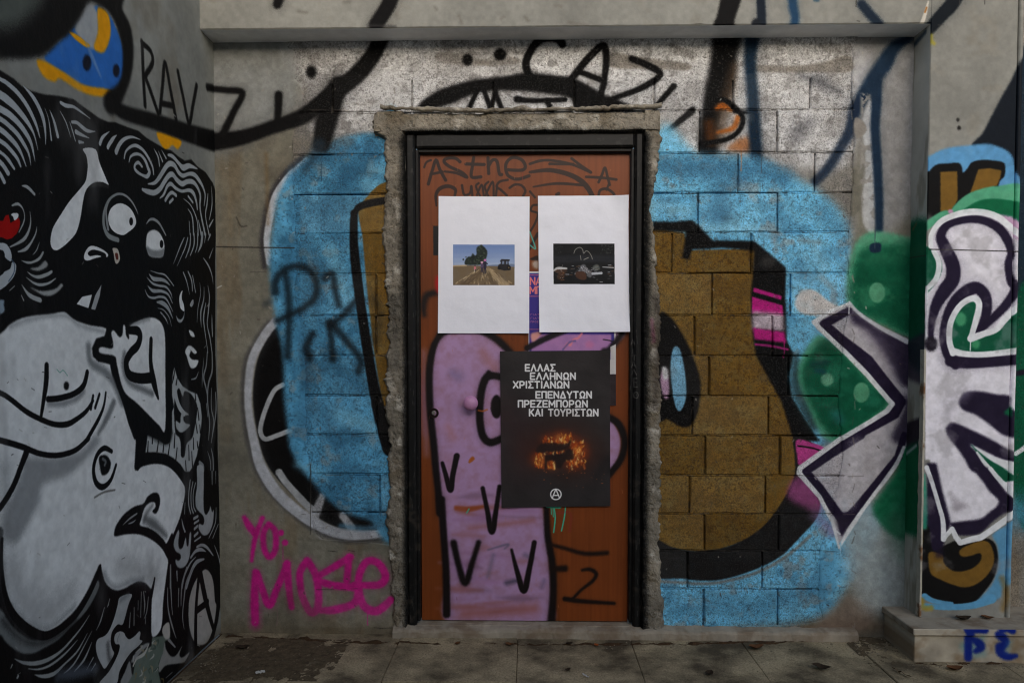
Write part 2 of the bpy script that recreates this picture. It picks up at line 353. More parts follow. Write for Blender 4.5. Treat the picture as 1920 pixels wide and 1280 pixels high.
    for q, ww in (([(-200, 10), (0, 165), (60, 200), (160, 285), (230, 365), (300, 470), (360, 590), (400, 690), (432, 805)], (6, 7, 8, 9, 9, 9, 8, 6, 2)), ([(250, 240), (350, 350), (420, 470), (470, 600), (492, 740), (496, 880)], (1, 8, 9, 9, 5, 1)),
                  ([(-200, 200), (0, 335), (70, 385), (160, 465), (250, 572), (320, 675), (370, 780), (412, 940)], (14, 14, 15, 13, 11, 8, 4, 1)), ([(-200, 370), (0, 490), (100, 552), (200, 650), (280, 760), (340, 880), (382, 1065)], (12, 12, 12, 11, 10, 7, 1)),
                  ([(-200, 490), (0, 600), (80, 660), (180, 760), (260, 880), (312, 985), (336, 1110)], (9, 9, 9, 9, 8, 5, 1)), ([(-200, 590), (0, 715), (80, 780), (170, 880), (230, 980), (282, 1115)], (10, 10, 10, 9, 6, 2)),
                  ([(-200, 700), (0, 838), (70, 890), (140, 970), (190, 1040), (222, 1118)], (8, 8, 8, 8, 7, 4)), ([(-200, 800), (0, 960), (50, 1000), (100, 1060), (152, 1142)], (6, 6, 6, 7, 5)), ([(-150, 940), (0, 1070), (50, 1130), (86, 1190)], 9), ([(-100, 1080), (0, 1200), (45, 1285)], 8),
                  ([(488, 485), (530, 610), (560, 830)], (1, 2, 4)), ([(543, 505), (590, 630), (630, 790)], (1, 6, 7)), ([(655, 515), (720, 640), (770, 800)], (1, 2.5, 1)), ([(760, 635), (790, 730), (822, 842)], (1, 3, 2)),
                  ([(665, 425), (720, 455), (800, 468), (870, 512), (985, 598)], (6, 7, 5, 4, 1)), ([(785, 635), (840, 642), (900, 692), (960, 732), (1038, 737)], (5, 6, 7, 6, 1)), ([(830, 742), (880, 768), (975, 810)], (8, 6, 1)), ([(865, 852), (912, 858)], (6, 3)),
                  ([(1192, 738), (1120, 800), (1090, 872)], (1, 6, 7)), ([(1272, 778), (1205, 850), (1175, 912)], (1, 6, 7))):
        S(q, ww, (176, 180, 182), .9)
    c.at(*L2)
    for q, ww in (([(105, 195), (60, 245), (10, 325)], (1, 7, 6)), ([(100, 380), (140, 295), (200, 235), (280, 216), (372, 246)], (9, 8, 6, 4, 1)), ([(190, 450), (210, 372), (270, 318), (330, 312), (400, 360), (460, 450), (500, 540), (512, 625)], (3, 4, 5, 6, 6, 6, 5, 3)),
                  ([(243, 490), (260, 432), (310, 402), (370, 412), (420, 470), (450, 550), (466, 600), (440, 645), (390, 632), (330, 592), (305, 552), (315, 512), (350, 495), (386, 536)], (2, 4, 5, 5, 7, 8, 8, 7, 5, 6, 6, 5, 6, 5)),
                  ([(450, 727), (520, 716), (570, 660), (620, 580), (660, 522), (700, 506), (740, 530), (780, 600), (830, 637), (900, 617), (960, 630), (1010, 690), (1050, 760), (1075, 850), (1065, 965)], (2, 6, 8, 9, 9, 9, 9, 8, 7, 6, 8, 8, 6, 4, 2)),
                  ([(390, 788), (450, 812), (520, 822), (580, 780), (630, 700), (680, 632), (720, 627), (760, 680), (820, 726), (880, 702), (940, 706), (990, 762), (1022, 850), (1020, 960), (1035, 1080), (1072, 1275)], (5, 9, 9, 9, 9, 9, 9, 9, 9, 8, 8, 7, 6, 5, 5, 6)),
                  ([(580, 882), (622, 840), (660, 752), (700, 727), (750, 772), (820, 806), (900, 796), (950, 832), (980, 920), (992, 1005)], (2, 5, 6, 7, 6, 5, 6, 8, 6, 3)), ([(640, 905), (680, 842), (715, 822), (757, 852)], 6), ([(687, 930), (722, 893)], 5),
                  ([(670, 412), (720, 430), (780, 500), (830, 550), (900, 530), (988, 562)], (4, 7, 7, 10, 8, 2)), ([(518, 345), (560, 430), (576, 532)], (1, 4, 3)), ([(565, 370), (608, 480)], (1, 4)), ([(600, 360), (646, 446)], (1, 4)),
                  ([(890, 860), (942, 930)], 4), ([(840, 888), (910, 950), (960, 1040), (992, 1150), (996, 1280)], (1, 2, 3, 3, 4)), ([(885, 995), (935, 1090), (946, 1280)], (1, 4, 4)), ([(1105, 835), (1096, 950), (1080, 1050), (1090, 1150), (1118, 1280)], (2, 4, 3, 3, 4)),
                  ([(1142, 755), (1150, 950), (1120, 1115)], (1, 3, 2)), ([(1163, 1115), (1120, 1192)], (2, 4)), ([(1003, 1125), (1032, 1280)], (2, 6)), ([(899, 1135), (906, 1280)], 2)):
        S(q, ww, (172, 175, 176), .9)
    c.at(*L4)
    for q, ww in (([(842, 35), (800, 130), (728, 315)], (2, 3, 1)), ([(882, 35), (850, 150), (768, 340)], (3, 3, 1)), ([(912, -10), (905, 120), (860, 252)], (3, 4, 2)), ([(952, -10), (950, 110), (910, 226)], (4, 4, 2)), ([(992, -10), (985, 120), (965, 192)], (4, 3, 2)), ([(1042, -10), (1030, 100), (993, 195)], (8, 7, 1)), ([(1080, -5), (1065, 92)], (4, 1)), ([(1132, 0), (1105, 62)], (4, 2)), ([(1162, 145), (1120, 252)], (1, 3)),
                  ([(462, 428), (510, 480), (600, 490), (650, 512), (692, 552)], (1, 7, 6, 5, 1)), ([(438, 465), (500, 530), (570, 555), (650, 572), (700, 640), (716, 692)], (1, 4, 4, 4, 3, 1)), ([(446, 556), (500, 610), (600, 616), (670, 652), (718, 745)], (1, 6, 5, 4, 2)), ([(416, 600), (450, 670), (510, 690), (580, 676), (650, 702), (724, 840)], (1, 3, 4, 4, 4, 1)), ([(548, 735), (610, 747), (670, 802), (722, 915)], (3, 8, 7, 1)), ([(555, 800), (620, 822), (680, 900), (706, 995)], (1, 2, 2, 1)), ([(588, 848), (640, 912), (668, 975)], (3, 3, 1)), ([(480, 393), (560, 420), (640, 442), (732, 556)], (1, 2, 3, 2)),
                  ([(1058, 258), (1110, 340), (1145, 440), (1158, 535)], (2, 4, 3, 1)), ([(838, 412), (880, 520), (908, 650)], (3, 3, 1)), ([(890, 402), (930, 500), (940, 615)], (3, 4, 2)), ([(940, 445), (972, 625)], (2, 3)), ([(1018, 525), (1025, 650), (1000, 800), (990, 955)], (1, 2, 2, 1)), ([(1062, 570), (1060, 700), (1030, 850), (1036, 1005)], (1, 3, 5, 1)), ([(1103, 555), (1120, 680), (1110, 850), (1100, 980), (1130, 1130), (1152, 1285)], (1, 3, 4, 3, 4, 3)), ([(1082, 745), (1060, 900), (1070, 1020), (1105, 1285)], (2, 5, 3, 2)), ([(1148, 870), (1152, 1000), (1158, 1105)], (1, 4, 3)),
                  ([(760, 885), (780, 930), (812, 940), (842, 900), (852, 838)], (1, 5, 5, 3, 1))):
        S(q, ww, (160, 163, 164), .9)
    F([(830, 608), (797, 672), (805, 790), (850, 835), (845, 760), (822, 690)], W, .8)
    F([(946, 705), (913, 760), (930, 788), (952, 752)], (170, 172, 172), .8)
    F([(900, 1040), (945, 1060), (964, 1112), (925, 1106)], W, 1)
    F([(860, 1280), (880, 1225), (920, 1210), (985, 1275), (960, 1300), (915, 1260), (890, 1310)], W, 1)
    # creature with dashes
    c.at(*L5)
    F([(865, -20), (880, 60), (920, 170), (976, 160), (1002, 90), (940, 80), (905, 40), (920, -20)], W, .9)
    S([(1002, 215), (975, 280), (928, 296)], (1, 3, 2), (150, 152, 152), 1)
    F([(740, 165), (772, 280), (830, 370), (900, 420), (985, 455), (1020, 560), (1036, 700), (1026, 850), (1006, 1000), (980, 1130), (940, 1240), (900, 1300), (850, 1300), (800, 1220), (720, 1150), (640, 1105), (520, 1088), (425, 1092), (440, 1000), (448, 900), (560, 950), (640, 1005), (690, 985), (716, 850), (714, 650), (735, 600), (715, 470), (715, 330), (725, 220)], (186, 188, 186), .9, curve=False)
    F([(790, 392), (832, 482), (852, 425), (920, 455), (980, 560), (986, 650), (962, 800), (932, 930), (870, 1000), (846, 1132), (808, 1132), (805, 1000), (790, 930), (755, 890), (742, 780), (736, 600), (750, 480)], BLACK, .9)
    S([(748, 395), (762, 500), (795, 600), (848, 672)], (11, 11, 10, 8), (186, 188, 186), .9)
    F([(830, 640), (896, 680), (845, 692), (836, 735), (862, 775), (908, 794), (850, 858), (800, 873), (760, 820), (758, 745), (800, 770), (806, 715)], (186, 188, 186), .9)
    F([(735, 640), (770, 690), (802, 715), (800, 765), (765, 745), (748, 720)], BLACK, .9)
    S([(745, 180), (735, 260), (718, 340)], (1, 4, 2), BLACK, .8)
    for a, b in (((510, 870), (500, 990)), ((567, 965), (550, 1082)), ((632, 930), (615, 1082)), ((687, 1005), (670, 1112)), ((766, 1045), (750, 1182)), ((746, 885), (735, 1035)), ((892, 1015), (896, 1172)), ((925, 1085), (932, 1245)), ((856, 1185), (862, 1285)), ((942, 935), (946, 1052)), ((985, 975), (992, 1035)), ((992, 610), (1004, 735)), ((966, 735), (985, 875)), ((1013, 795), (1020, 872)), ((456, 975), (450, 1092)), ((770, 290), (760, 350)), ((965, 450), (970, 520))):
        S([a, b], (3, 4.2), BLACK, .7)
    S([(430, 880), (500, 915), (600, 975), (680, 975), (712, 880)], 8, BLACK, 6, .7)
    for q, ww in (([(1098, 0), (1085, 150), (1058, 270), (1085, 400), (1100, 500)], (3, 4, 5, 4, 2)), ([(1152, 0), (1150, 200), (1112, 330), (1098, 480), (1105, 620), (1122, 780), (1112, 955)], (4, 5, 5, 4, 4, 4, 2)), ([(1060, 60), (1045, 250), (1040, 380)], (1, 3, 1)), ([(1185, 440), (1190, 620), (1170, 800), (1140, 985)], (3, 4, 4, 2)), ([(1142, 395), (1138, 600), (1165, 750), (1150, 905)], (2, 3, 3, 1)), ([(1085, 560), (1100, 700)], 2), ([(1140, 1050), (1160, 1150), (1165, 1280)], (2, 4, 4)), ([(1100, 1080), (1130, 1180), (1135, 1280)], (1, 3, 3)), ([(1010, 1200), (1045, 1240), (1050, 1280)], (6, 9, 10))):
        S(q, ww, (140, 142, 142), .9)
    c.at(*L6)
    F([(985, -40), (984, 100), (980, 200), (965, 300), (970, 400), (1000, 450), (1050, 500), (1066, 560), (1050, 602), (1010, 588), (1000, 632), (1030, 692), (1070, 717), (1120, 690), (1160, 580), (1168, 440), (1150, 462), (1130, 395), (1120, 440), (1085, 492), (1060, 440), (1056, 300), (1058, 100), (1050, -40)], (176, 178, 178), .9, n=3)
    F([(780, 655), (745, 740), (730, 820), (755, 890), (800, 920), (806, 962), (780, 992), (750, 978), (755, 1032), (790, 1072), (840, 1062), (880, 1012), (906, 920), (920, 695), (900, 700), (890, 822), (870, 822), (860, 735), (830, 842), (795, 862), (780, 800), (790, 700)], (170, 172, 172), .9, n=3)
    for q, ww in (([(905, 115), (890, 250), (890, 380), (912, 475)], 3.4), ([(935, 135), (915, 260), (920, 400), (942, 472)], 3.4), ([(965, 145), (940, 260), (945, 400), (968, 455)], 3), ([(948, 532), (992, 508)], 5), ([(953, 584), (1002, 553)], 4), ([(955, 645), (988, 615)], 5), ([(955, 722), (992, 688)], 5), ([(958, 778), (1025, 733)], 3),
                  ([(1192, 415), (1185, 580), (1118, 745)], (2, 3, 2)), ([(1216, 595), (1160, 745)], 2), ([(815, 535), (830, 610), (852, 675)], (1, 4, 4)), ([(918, 955), (970, 887), (1030, 870), (1085, 892)], (5, 6, 6, 1)), ([(983, 842), (1040, 820), (1100, 850), (1164, 935)], (4, 5, 5, 2)), ([(825, 1285), (850, 1150), (910, 1020), (975, 948)], (5, 5, 4, 1)), ([(875, 1285), (920, 1120), (980, 1010), (1065, 974)], (6, 9, 8, 3)), ([(1178, 825), (1230, 980), (1252, 1155)], (1, 3, 1)), ([(690, 1045), (696, 1285)], (1, 4)), ([(765, 1110), (770, 1210)], (4, 2)), ([(850, 360), (845, 480)], 2), ([(1150, 20), (1150, 160)], (3, 2)), ([(1190, 20), (1190, 150)], (2, 1))):
        S(q, ww, (158, 160, 160), .9)
    # circled A, foot and hand at the bottom
    c.at(*L7)
    F([(1275, 62), (1320, 38), (1370, 90), (1400, 200), (1416, 380), (1432, 430), (1420, 560), (1390, 700), (1340, 822), (1280, 862), (1220, 852), (1170, 780), (1140, 650), (1134, 480), (1145, 350), (1180, 220), (1230, 120)], (176, 172, 164), 1)
    S([(1248, 60), (1225, 300), (1213, 500), (1206, 880)], (12, 10, 11, 12), BLACK, .9)
    S([(1255, 60), (1300, 300), (1348, 500), (1405, 700)], (14, 14, 12, 9), BLACK, .9)
    S([(1215, 492), (1335, 400)], 12, BLACK, .9)
    F([(508, 308), (380, 340), (350, 440), (310, 580), (260, 700), (210, 762), (135, 800), (114, 880), (130, 980), (170, 1070), (210, 1122), (262, 1050), (312, 960), (290, 900), (275, 820), (290, 720), (350, 640), (402, 642), (432, 560), (470, 420)], (180, 181, 180), 1, n=4)
    S([(470, 315), (420, 345), (385, 380)], 8, GREY, 6, .6); S([(245, 850), (255, 980), (270, 1020)], 8, BLACK, 7, .5)
    F([(380, 713), (330, 740), (314, 800), (330, 852), (372, 860), (366, 930), (320, 1040), (250, 1160), (150, 1290), (330, 1290), (370, 1150), (440, 1020), (500, 940), (570, 880), (622, 820), (590, 800), (600, 740), (588, 713), (540, 762), (480, 800), (440, 770), (420, 730)], (178, 179, 177), 1, n=4)
    S([(375, 735), (350, 800), (355, 830)], 1.5, GREY, 1, .7)
    F([(870, 835), (880, 900), (930, 980), (980, 985), (1020, 940), (1065, 865), (1030, 960), (1050, 1000), (1090, 980), (1140, 940), (1090, 1040), (1040, 1062), (900, 1080), (850, 1112), (810, 1160), (795, 1100), (830, 980), (840, 860)], (150, 148, 142), 1, n=3)
    F([(430, 1150), (480, 1040), (500, 1150), (520, 1290), (380, 1290)], (150, 150, 148), 2)
    F([(700, 850), (600, 950), (520, 1050), (500, 1030), (560, 930), (650, 850)], (150, 150, 148), 1)
    for q, ww in (([(930, -10), (935, 250), (955, 530)], (3, 4, 2)), ([(900, 240), (905, 450), (950, 650), (998, 790)], (2, 4, 4, 1)), ([(1022, 250), (1020, 445)], (3, 2)), ([(1105, 25), (1058, 200), (1050, 435)], (5, 5, 2)), ([(1175, 25), (1105, 180), (1080, 400), (1070, 560), (1085, 690)], (5, 5, 4, 3, 1)), ([(635, 280), (650, 420), (640, 540)], (2, 4, 1)), ([(612, 285), (605, 560)], (2, 2)), ([(577, 380), (575, 480)], 1.5), ([(532, 455), (530, 645)], (2, 3)), ([(490, 515), (478, 668)], (2, 3)), ([(690, 340), (672, 500), (640, 580)], (2, 3, 1)), ([(660, 560), (655, 630)], 2), ([(265, 365), (240, 445)], 2), ([(208, 455), (140, 665)], (2, 1)), ([(910, 800), (985, 885)], (6, 3)), ([(950, 1160), (880, 1220)], 1.2)):
        S(q, ww, (140, 140, 138), .9)
    # flaked patch low on the wall
    FL = [(728, 782), (860, 760), (850, 670), (885, 630), (920, 620), (932, 780), (865, 830), (850, 950), (800, 1060), (800, 1170), (850, 1400), (380, 1400), (520, 1180), (540, 1040), (600, 960), (680, 900), (722, 870)]
    F(FL, (104, 116, 104), 1, curve=False)
    rr = random.Random(3)
    for k in range(26):
        x, y = rr.uniform(520, 840), rr.uniform(800, 1290)
        S([(x, y), (x + rr.uniform(-30, 30), y + rr.uniform(-30, 60)), (x + rr.uniform(-50, 30), y + rr.uniform(10, 90))], (1, rr.uniform(2, 5), 1), rr.choice([(178, 172, 156), (150, 140, 112), (70, 84, 76), (128, 112, 74), (190, 188, 178)]), 1, .9)
    F([(860, 650), (918, 622), (925, 770), (880, 800), (840, 720)], (196, 190, 180), 1.2)
    S([(690, 860), (640, 960), (560, 1010), (520, 1090)], (3, 6, 5, 4), (196, 192, 182), 1)
    # dirt towards the corner of the floor, scratches
    c.at(0, 0, 1)
    for k in range(70):
        x, y = rr.uniform(0, 405), rr.uniform(150, 1270)
        S([(x, y), (x + rr.uniform(-6, 6), y + rr.uniform(-5, 5))], rr.uniform(.6, 1.8), rr.choice([(190, 188, 180), (60, 58, 54), (90, 86, 80)]), .8, .75)
    S([(106, 692), (112, 698), (118, 694), (126, 704)], 1.2, (60, 150, 120), .8, .8)
    S([(178, 932), (196, 922), (216, 918)], 3, (80, 76, 70), 2, .8)
    S([(345, 1262), (416, 1192)], (40, 26), (96, 78, 58), 16, .45)
    c.stain((150, 148, 146), 0.16, 0.62, 0.35, 15, 3.0); c.shade(0.02, 0.96, 1.02, 14)
    return c
# ------------------------------------------------------------------ paint on the block wall between the concrete members
def paint_main():
    c = Canvas('block_wall', 1, 0.0, XL - 0.02, 3.2, -0.02, 3.0, 0.002, (144, 139, 130))
    F, S = c.fill, c.stroke; c.halo = True; c.wear = .2
    K1 = .328125; K2 = .34375
    A4 = (380, 0, K1); A5 = (380, 400, K2); A6 = (380, 840, K2); B1 = (700, 0, .3125); B5 = (1200, 0, .375); B6 = (1200, 380, K2); B7 = (1480, 380, K2); B8 = (1200, 800, .375)
    c.at(0, 0, 1)
    F([(380, 30), (548, 60), (560, 130), (568, 190), (548, 260), (556, 420), (560, 700), (575, 960), (600, 1010), (745, 1000), (745, 1230), (380, 1230)], PLASTER, 2, curve=False)
    F([(1602, 60), (1760, 60), (1760, 1240), (1240, 1240), (1240, 1168), (1540, 1160), (1536, 1000), (1560, 700), (1590, 500), (1600, 300)], PLASTER, 2, curve=False)
    c.shade(0.4, 0.84, 1.05, 21)
    c.stain((112, 92, 66), 0.10, 0.60, 0.4, 22, 6.0)
    c.stain((96, 84, 68), 0.3, 0.60, 0.35, 23)
    # grimy foot of the wall
    S([(380, 1190), (760, 1192)], 50, (104, 88, 66), 34, .6); S([(1240, 1178), (1700, 1172)], 30, (112, 92, 72), 22, .6)
    F([(1545, 1120), (1600, 1115), (1640, 1140), (1620, 1180), (1540, 1185)], (140, 118, 102), 9, .6)
    # silver-white spray over the upper blocks
    F([(548, 78), (900, 70), (1240, 64), (1605, 70), (1604, 200), (1596, 300), (1530, 320), (1440, 300), (1310, 286), (1230, 300), (720, 300), (690, 250), (620, 262), (575, 240), (575, 180), (556, 140)], (216, 215, 215), 14, .95)
    S([(960, 120), (1100, 115), (1220, 110), (1380, 88), (1580, 90)], (26, 40, 34, 26, 20), (222, 221, 220), 18, .8)
    S([(560, 92), (760, 80), (930, 84)], (12, 26, 30), (206, 206, 206), 14, .6)
    F([(1602, 66), (1720, 80), (1720, 330), (1690, 420), (1640, 440), (1620, 300), (1604, 200)], (150, 150, 154), 20, .7)
    F([(395, 70), (552, 72), (562, 150), (556, 215), (480, 260), (395, 285)], (140, 143, 143), 24, .8)
    # raw grey where the cement dropped off above the first course
    for q in ([(822, 100), (870, 104), (905, 112), (960, 108), (975, 118), (930, 124), (860, 122), (820, 116)], [(1150, 100), (1180, 104), (1230, 112), (1290, 120), (1290, 132), (1230, 130), (1150, 128), (1140, 112)], [(1420, 122), (1480, 124), (1540, 118), (1590, 105), (1596, 134), (1540, 136), (1420, 135)]):
        F(q, (142, 136, 128), 3)
    top = [(548, 66), (1605, 66), (1605, 440), (1240, 440), (1240, 200), (720, 200), (720, 300), (560, 300)]
    c.patch(top, (150, 147, 144), .16, .52, .55, 301); c.patch(top, (120, 116, 112), .05, .60, .5, 302); c.patch(top, (96, 92, 88), .008, .60, .4, 303, .06)
    # blue field on the left with its outlines
    c.at(0, 0, 1)
    S([(566, 296), (532, 330), (507, 370), (496, 420), (492, 455), (497, 500)], 8, (48, 46, 52), 6, .8)
    S([(505, 604), (482, 636), (462, 676), (456, 730), (458, 780), (470, 842), (482, 880), (510, 926), (548, 962), (584, 988), (621, 1006), (665, 1014), (735, 1008)], 7, (58, 56, 56), 6, .8)
    F([(522, 606), (498, 640), (482, 680), (475, 730), (478, 780), (490, 840), (508, 880), (540, 918), (575, 952), (610, 978), (650, 990), (745, 990), (745, 940), (676, 940), (640, 930), (600, 890), (566, 850), (556, 800), (552, 700), (548, 630)], BLACK, 2)
    S([(531, 721), (514, 733), (497, 771), (489, 805), (497, 822), (517, 817), (560, 800)], 9, (186, 188, 190), 1.5)
    S([(524, 885), (538, 905), (566, 936), (586, 956)], (14, 13, 14, 12), (176, 178, 180), 2)
    S([(604, 930), (596, 950), (588, 972)], (12, 16, 18), (180, 180, 182), 3); S([(642, 966), (658, 988)], (13, 16), (176, 176, 178), 3)
    S([(574, 300), (540, 335), (516, 372), (505, 420), (501, 455), (505, 493)], (9, 13, 14, 13, 12, 10), (196, 199, 206), 2)
    S([(517, 603), (493, 634), (473, 675), (466, 730), (468, 778), (480, 840), (490, 874), (517, 919), (552, 953), (586, 977), (621, 995), (665, 1003), (738, 997)], (16, 16, 15, 14, 14, 17, 20, 21, 21, 20, 19, 18, 14), (188, 190, 196), 2.5)
    BL = [(745, 250), (708, 252), (675, 252), (636, 262), (590, 285), (564, 308), (537, 338), (521, 371), (514, 420), (508, 458), (507, 503), (512, 565), (520, 606), (531, 661), (533, 744), (540, 800), (545, 840), (566, 878), (593, 912), (628, 947), (655, 963), (690, 972), (745, 966)]
    F(BL, (92, 168, 210), 8)
    c.patch(BL, (56, 112, 146), .09, .50, .6, 311); c.patch(BL, (140, 150, 152), .05, .60, .55, 312); c.patch(BL, (40, 62, 76), .008, .60, .4, 313, .06)
    S([(640, 985), (690, 990), (735, 975)], 10, (90, 140, 170), 5, .7)
    for q, ww, al in (([(560, 330), (600, 300), (640, 280), (715, 275)], 34, .6), ([(640, 330), (690, 310)], 34, .4), ([(600, 400), (640, 440)], 40, .4), ([(560, 420), (570, 480)], 30, .4), ([(640, 700), (690, 730)], 26, .4), ([(600, 760), (640, 840)], 30, .3), ([(535, 450), (545, 520)], 22, .5), ([(590, 470), (596, 560), (602, 640)], 14, .45), ([(560, 600), (575, 700), (570, 800)], 26, .55), ([(620, 380), (660, 320)], 30, .35), ([(640, 870), (700, 900)], 26, .35)):
        S(q, ww, (46, 98, 132), 16, al)
    for q, ww in (([(690, 345), (735, 360)], 26), ([(620, 470), (650, 560)], 24), ([(560, 870), (600, 890)], 14), ([(640, 780), (700, 800)], 26), ([(700, 318), (735, 322)], 18)):
        S(q, ww, (128, 196, 226), 12, .6)
    # brown letter with its black edge beside the door
    F([(676, 384), (745, 372), (745, 800), (726, 790), (706, 690), (690, 560), (680, 450)], BROWN, 2)
    S([(664, 400), (663, 450), (667, 500), (676, 570), (688, 650), (700, 720), (716, 790), (732, 840)], (14, 16, 18, 18, 19, 20, 26, 30), BLACK, 2)
    S([(664, 402), (674, 388), (700, 380), (740, 374)], (10, 13, 14, 13), BLACK, 2)
    S([(700, 560), (712, 590), (704, 640)], 16, (40, 34, 26), 12, .55)
    # sprayed letters over the blue
    c.at(*A5)
    for q, ww, al in (([(398, 430), (400, 370), (440, 315), (520, 288), (590, 318), (622, 400), (600, 472), (520, 532), (410, 585)], (14, 13, 12, 12, 12, 12, 12, 11, 11), .92), ([(450, 330), (470, 450), (472, 600), (465, 780)], (10, 11, 12, 13), .85), ([(668, 352), (705, 335), (722, 420), (742, 500)], (14, 13, 11, 10), .9), ([(600, 655), (566, 730), (584, 790)], (11, 14, 13), .9), ([(690, 600), (702, 700), (710, 795)], (13, 11, 13), .9), ([(832, 480), (760, 560), (695, 612)], 11, .85), ([(700, 600), (780, 690), (862, 800), (850, 860)], (14, 12, 13, 14), .85)):
        S(q, ww, (20, 28, 34), 6, al * .85)
    S([(365, 480), (350, 495)], 12, (50, 60, 66), 9, .6)
    # swoop from the side wall
    c.at(*A4)
    S([(-20, 812), (100, 808), (250, 782), (400, 730), (560, 672), (660, 602), (760, 520), (880, 430), (970, 320), (1035, 200)], (34, 32, 27, 25, 28, 30, 34, 32, 30, 29), BLACK, 4.5)
    S([(775, 490), (735, 600), (705, 700), (680, 820)], (36, 40, 40, 34), BLACK, 6)
    S([(665, 830), (630, 900), (590, 960)], (26, 18, 8), (40, 58, 72), 8, .6)
    S([(30, 510), (130, 518), (228, 535), (180, 640), (108, 790)], (11, 11, 12, 12, 14), BLACK, 3.5)
    S([(436, 545), (430, 700)], (15, 12), BLACK, 3.5)
    c.dot((620, 412), 10, 12, BLACK, 4)
    S([(1100, 2), (1010, 170)], 1, BLACK, 1, 0)
    # arch and lettering over the door
    c.at(*B1)
    F([(265, 640), (380, 548), (560, 488), (700, 468), (800, 458), (900, 440), (1050, 448), (1200, 472), (1290, 512), (1380, 566), (1470, 598), (1560, 660), (1240, 660), (1180, 592), (1050, 566), (900, 548), (700, 546), (560, 582), (450, 628), (320, 660)], BLACK, 4)
    for q, ww in (([(622, 545), (572, 655)], 9), ([(665, 545), (706, 660)], 9), ([(735, 545), (700, 660)], 8), ([(732, 560), (772, 660)], 9), ([(862, 596), (950, 606), (1150, 600)], (12, 9, 9)), ([(1042, 605), (1068, 665)], 10),
                  ([(1134, 270), (1108, 240), (1060, 232), (1000, 245), (945, 305), (915, 385), (936, 460)], 14), ([(1185, 480), (1280, 362), (1365, 282), (1392, 300), (1396, 380), (1384, 505)], (13, 13, 13, 13, 12, 10)), ([(1232, 430), (1375, 484)], 10), ([(1384, 500), (1350, 610)], (10, 14)),
                  ([(1548, 355), (1640, 392), (1720, 448), (1610, 528), (1420, 598)], (11, 12, 12, 11, 9)), ([(1802, 518), (1690, 645)], (11, 8))):
        S(q, ww, BLACK, 2.6)
    c.dot((565, 362), 10, 11, BLACK, 3.5); c.dot((760, 330), 12, 11, BLACK, 3.5)
    c.at(*B5)
    S([(262, 552), (200, 605), (130, 662)], (13, 11, 9), BLACK, 3)
    F([(60, 640), (130, 690), (280, 790), (180, 808), (60, 800)], (34, 32, 32), 5)
    # big dark column of paint, orange, second stroke
    F([(372, 165), (500, 165), (482, 300), (470, 430), (420, 540), (392, 640), (385, 770), (296, 770), (300, 640), (316, 500), (338, 380), (355, 280)], BLACK, 8)
    S([(470, 330), (450, 440), (420, 560), (390, 700)], (14, 22, 26, 24), (86, 66, 48), 12, .6)
    S([(385, 540), (420, 528), (466, 552)], (6, 12, 7), (190, 96, 26), 4, .8); S([(490, 588), (474, 632), (440, 652), (388, 662)], (10, 10, 8, 4), (190, 96, 26), 4, .8)
    F([(436, 752), (480, 704), (520, 688), (556, 690), (560, 756)], (180, 92, 30), 8, .7)
    S([(345, 620), (352, 700)], 16, (150, 78, 24), 10, .5)
    S([(372, 500), (420, 498), (470, 535), (514, 590), (494, 655), (430, 698), (310, 718)], (6, 9, 10, 9, 9, 9, 8), BLACK, 2.5); S([(470, 560), (560, 566)], 5, BLACK, 3)
    S([(562, 160), (550, 300), (562, 480), (572, 650), (582, 800)], (30, 22, 22, 23, 24), (22, 40, 58), 6.4)
    # Y-shaped strokes on the right
    S([(1340, 195), (1265, 245), (1205, 340), (1130, 450), (1075, 545)], (12, 23, 29, 25, 20), NAVY, 6)
    S([(1100, 500), (1070, 570), (1046, 660), (985, 770), (940, 840), (880, 905)], (18, 20, 19, 18, 17, 16), (28, 42, 62), 6)
    F([(1155, 478), (1108, 620), (1126, 800), (1108, 1000), (1118, 1130), (1172, 1130), (1168, 700), (1168, 540)], (196, 197, 198), 3, .8)
    c.patch([(1100, 470), (1180, 470), (1180, 1140), (1100, 1140)], (146, 142, 136), .035, .52, .9, 371, .05, 3)
    F([(1075, 590), (1120, 618), (1128, 660), (1085, 695), (1065, 650)], (140, 134, 126), 2)
    S([(1175, 420), (1178, 520), (1172, 640), (1182, 800), (1190, 960), (1192, 1150)], (24, 19, 17, 17, 16, 14), NAVY, 4)
    S([(1250, 300), (1230, 345)], 10, NAVY, 4)
    S([(800, 380), (900, 408), (1000, 462)], (8, 22, 8), (60, 62, 68), 12, .6); S([(780, 690), (800, 650), (850, 610)], (20, 34, 14), (70, 70, 74), 18, .55)
    # blue field on the right
    c.at(0, 0, 1)
    F([(1222, 300), (1312, 290), (1410, 296), (1440, 307), (1500, 337), (1537, 360), (1560, 379), (1578, 401), (1590, 432), (1593, 520), (1592, 590), (1560, 640), (1540, 760), (1560, 900), (1620, 940), (1655, 960), (1640, 1010), (1590, 1090), (1556, 1140), (1500, 1164), (1380, 1174), (1222, 1170)], BLUE, 14)
    BR = [(1225, 285), (1440, 300), (1600, 420), (1600, 620), (1560, 900), (1650, 960), (1600, 1100), (1500, 1180), (1225, 1180)]
    c.patch(BR, (76, 140, 178), .10, .52, .5, 321); c.patch(BR, (150, 152, 150), .06, .60, .6, 322); c.patch(BR, (50, 70, 84), .008, .60, .4, 323, .06)
    S([(1555, 950), (1600, 980), (1640, 1060), (1660, 1100)], (30, 50, 60, 30), (130, 160, 170), 22, .6)
    F([(1585, 980), (1690, 900), (1700, 1120), (1650, 1150), (1600, 1110)], (160, 170, 172), 24, .85)
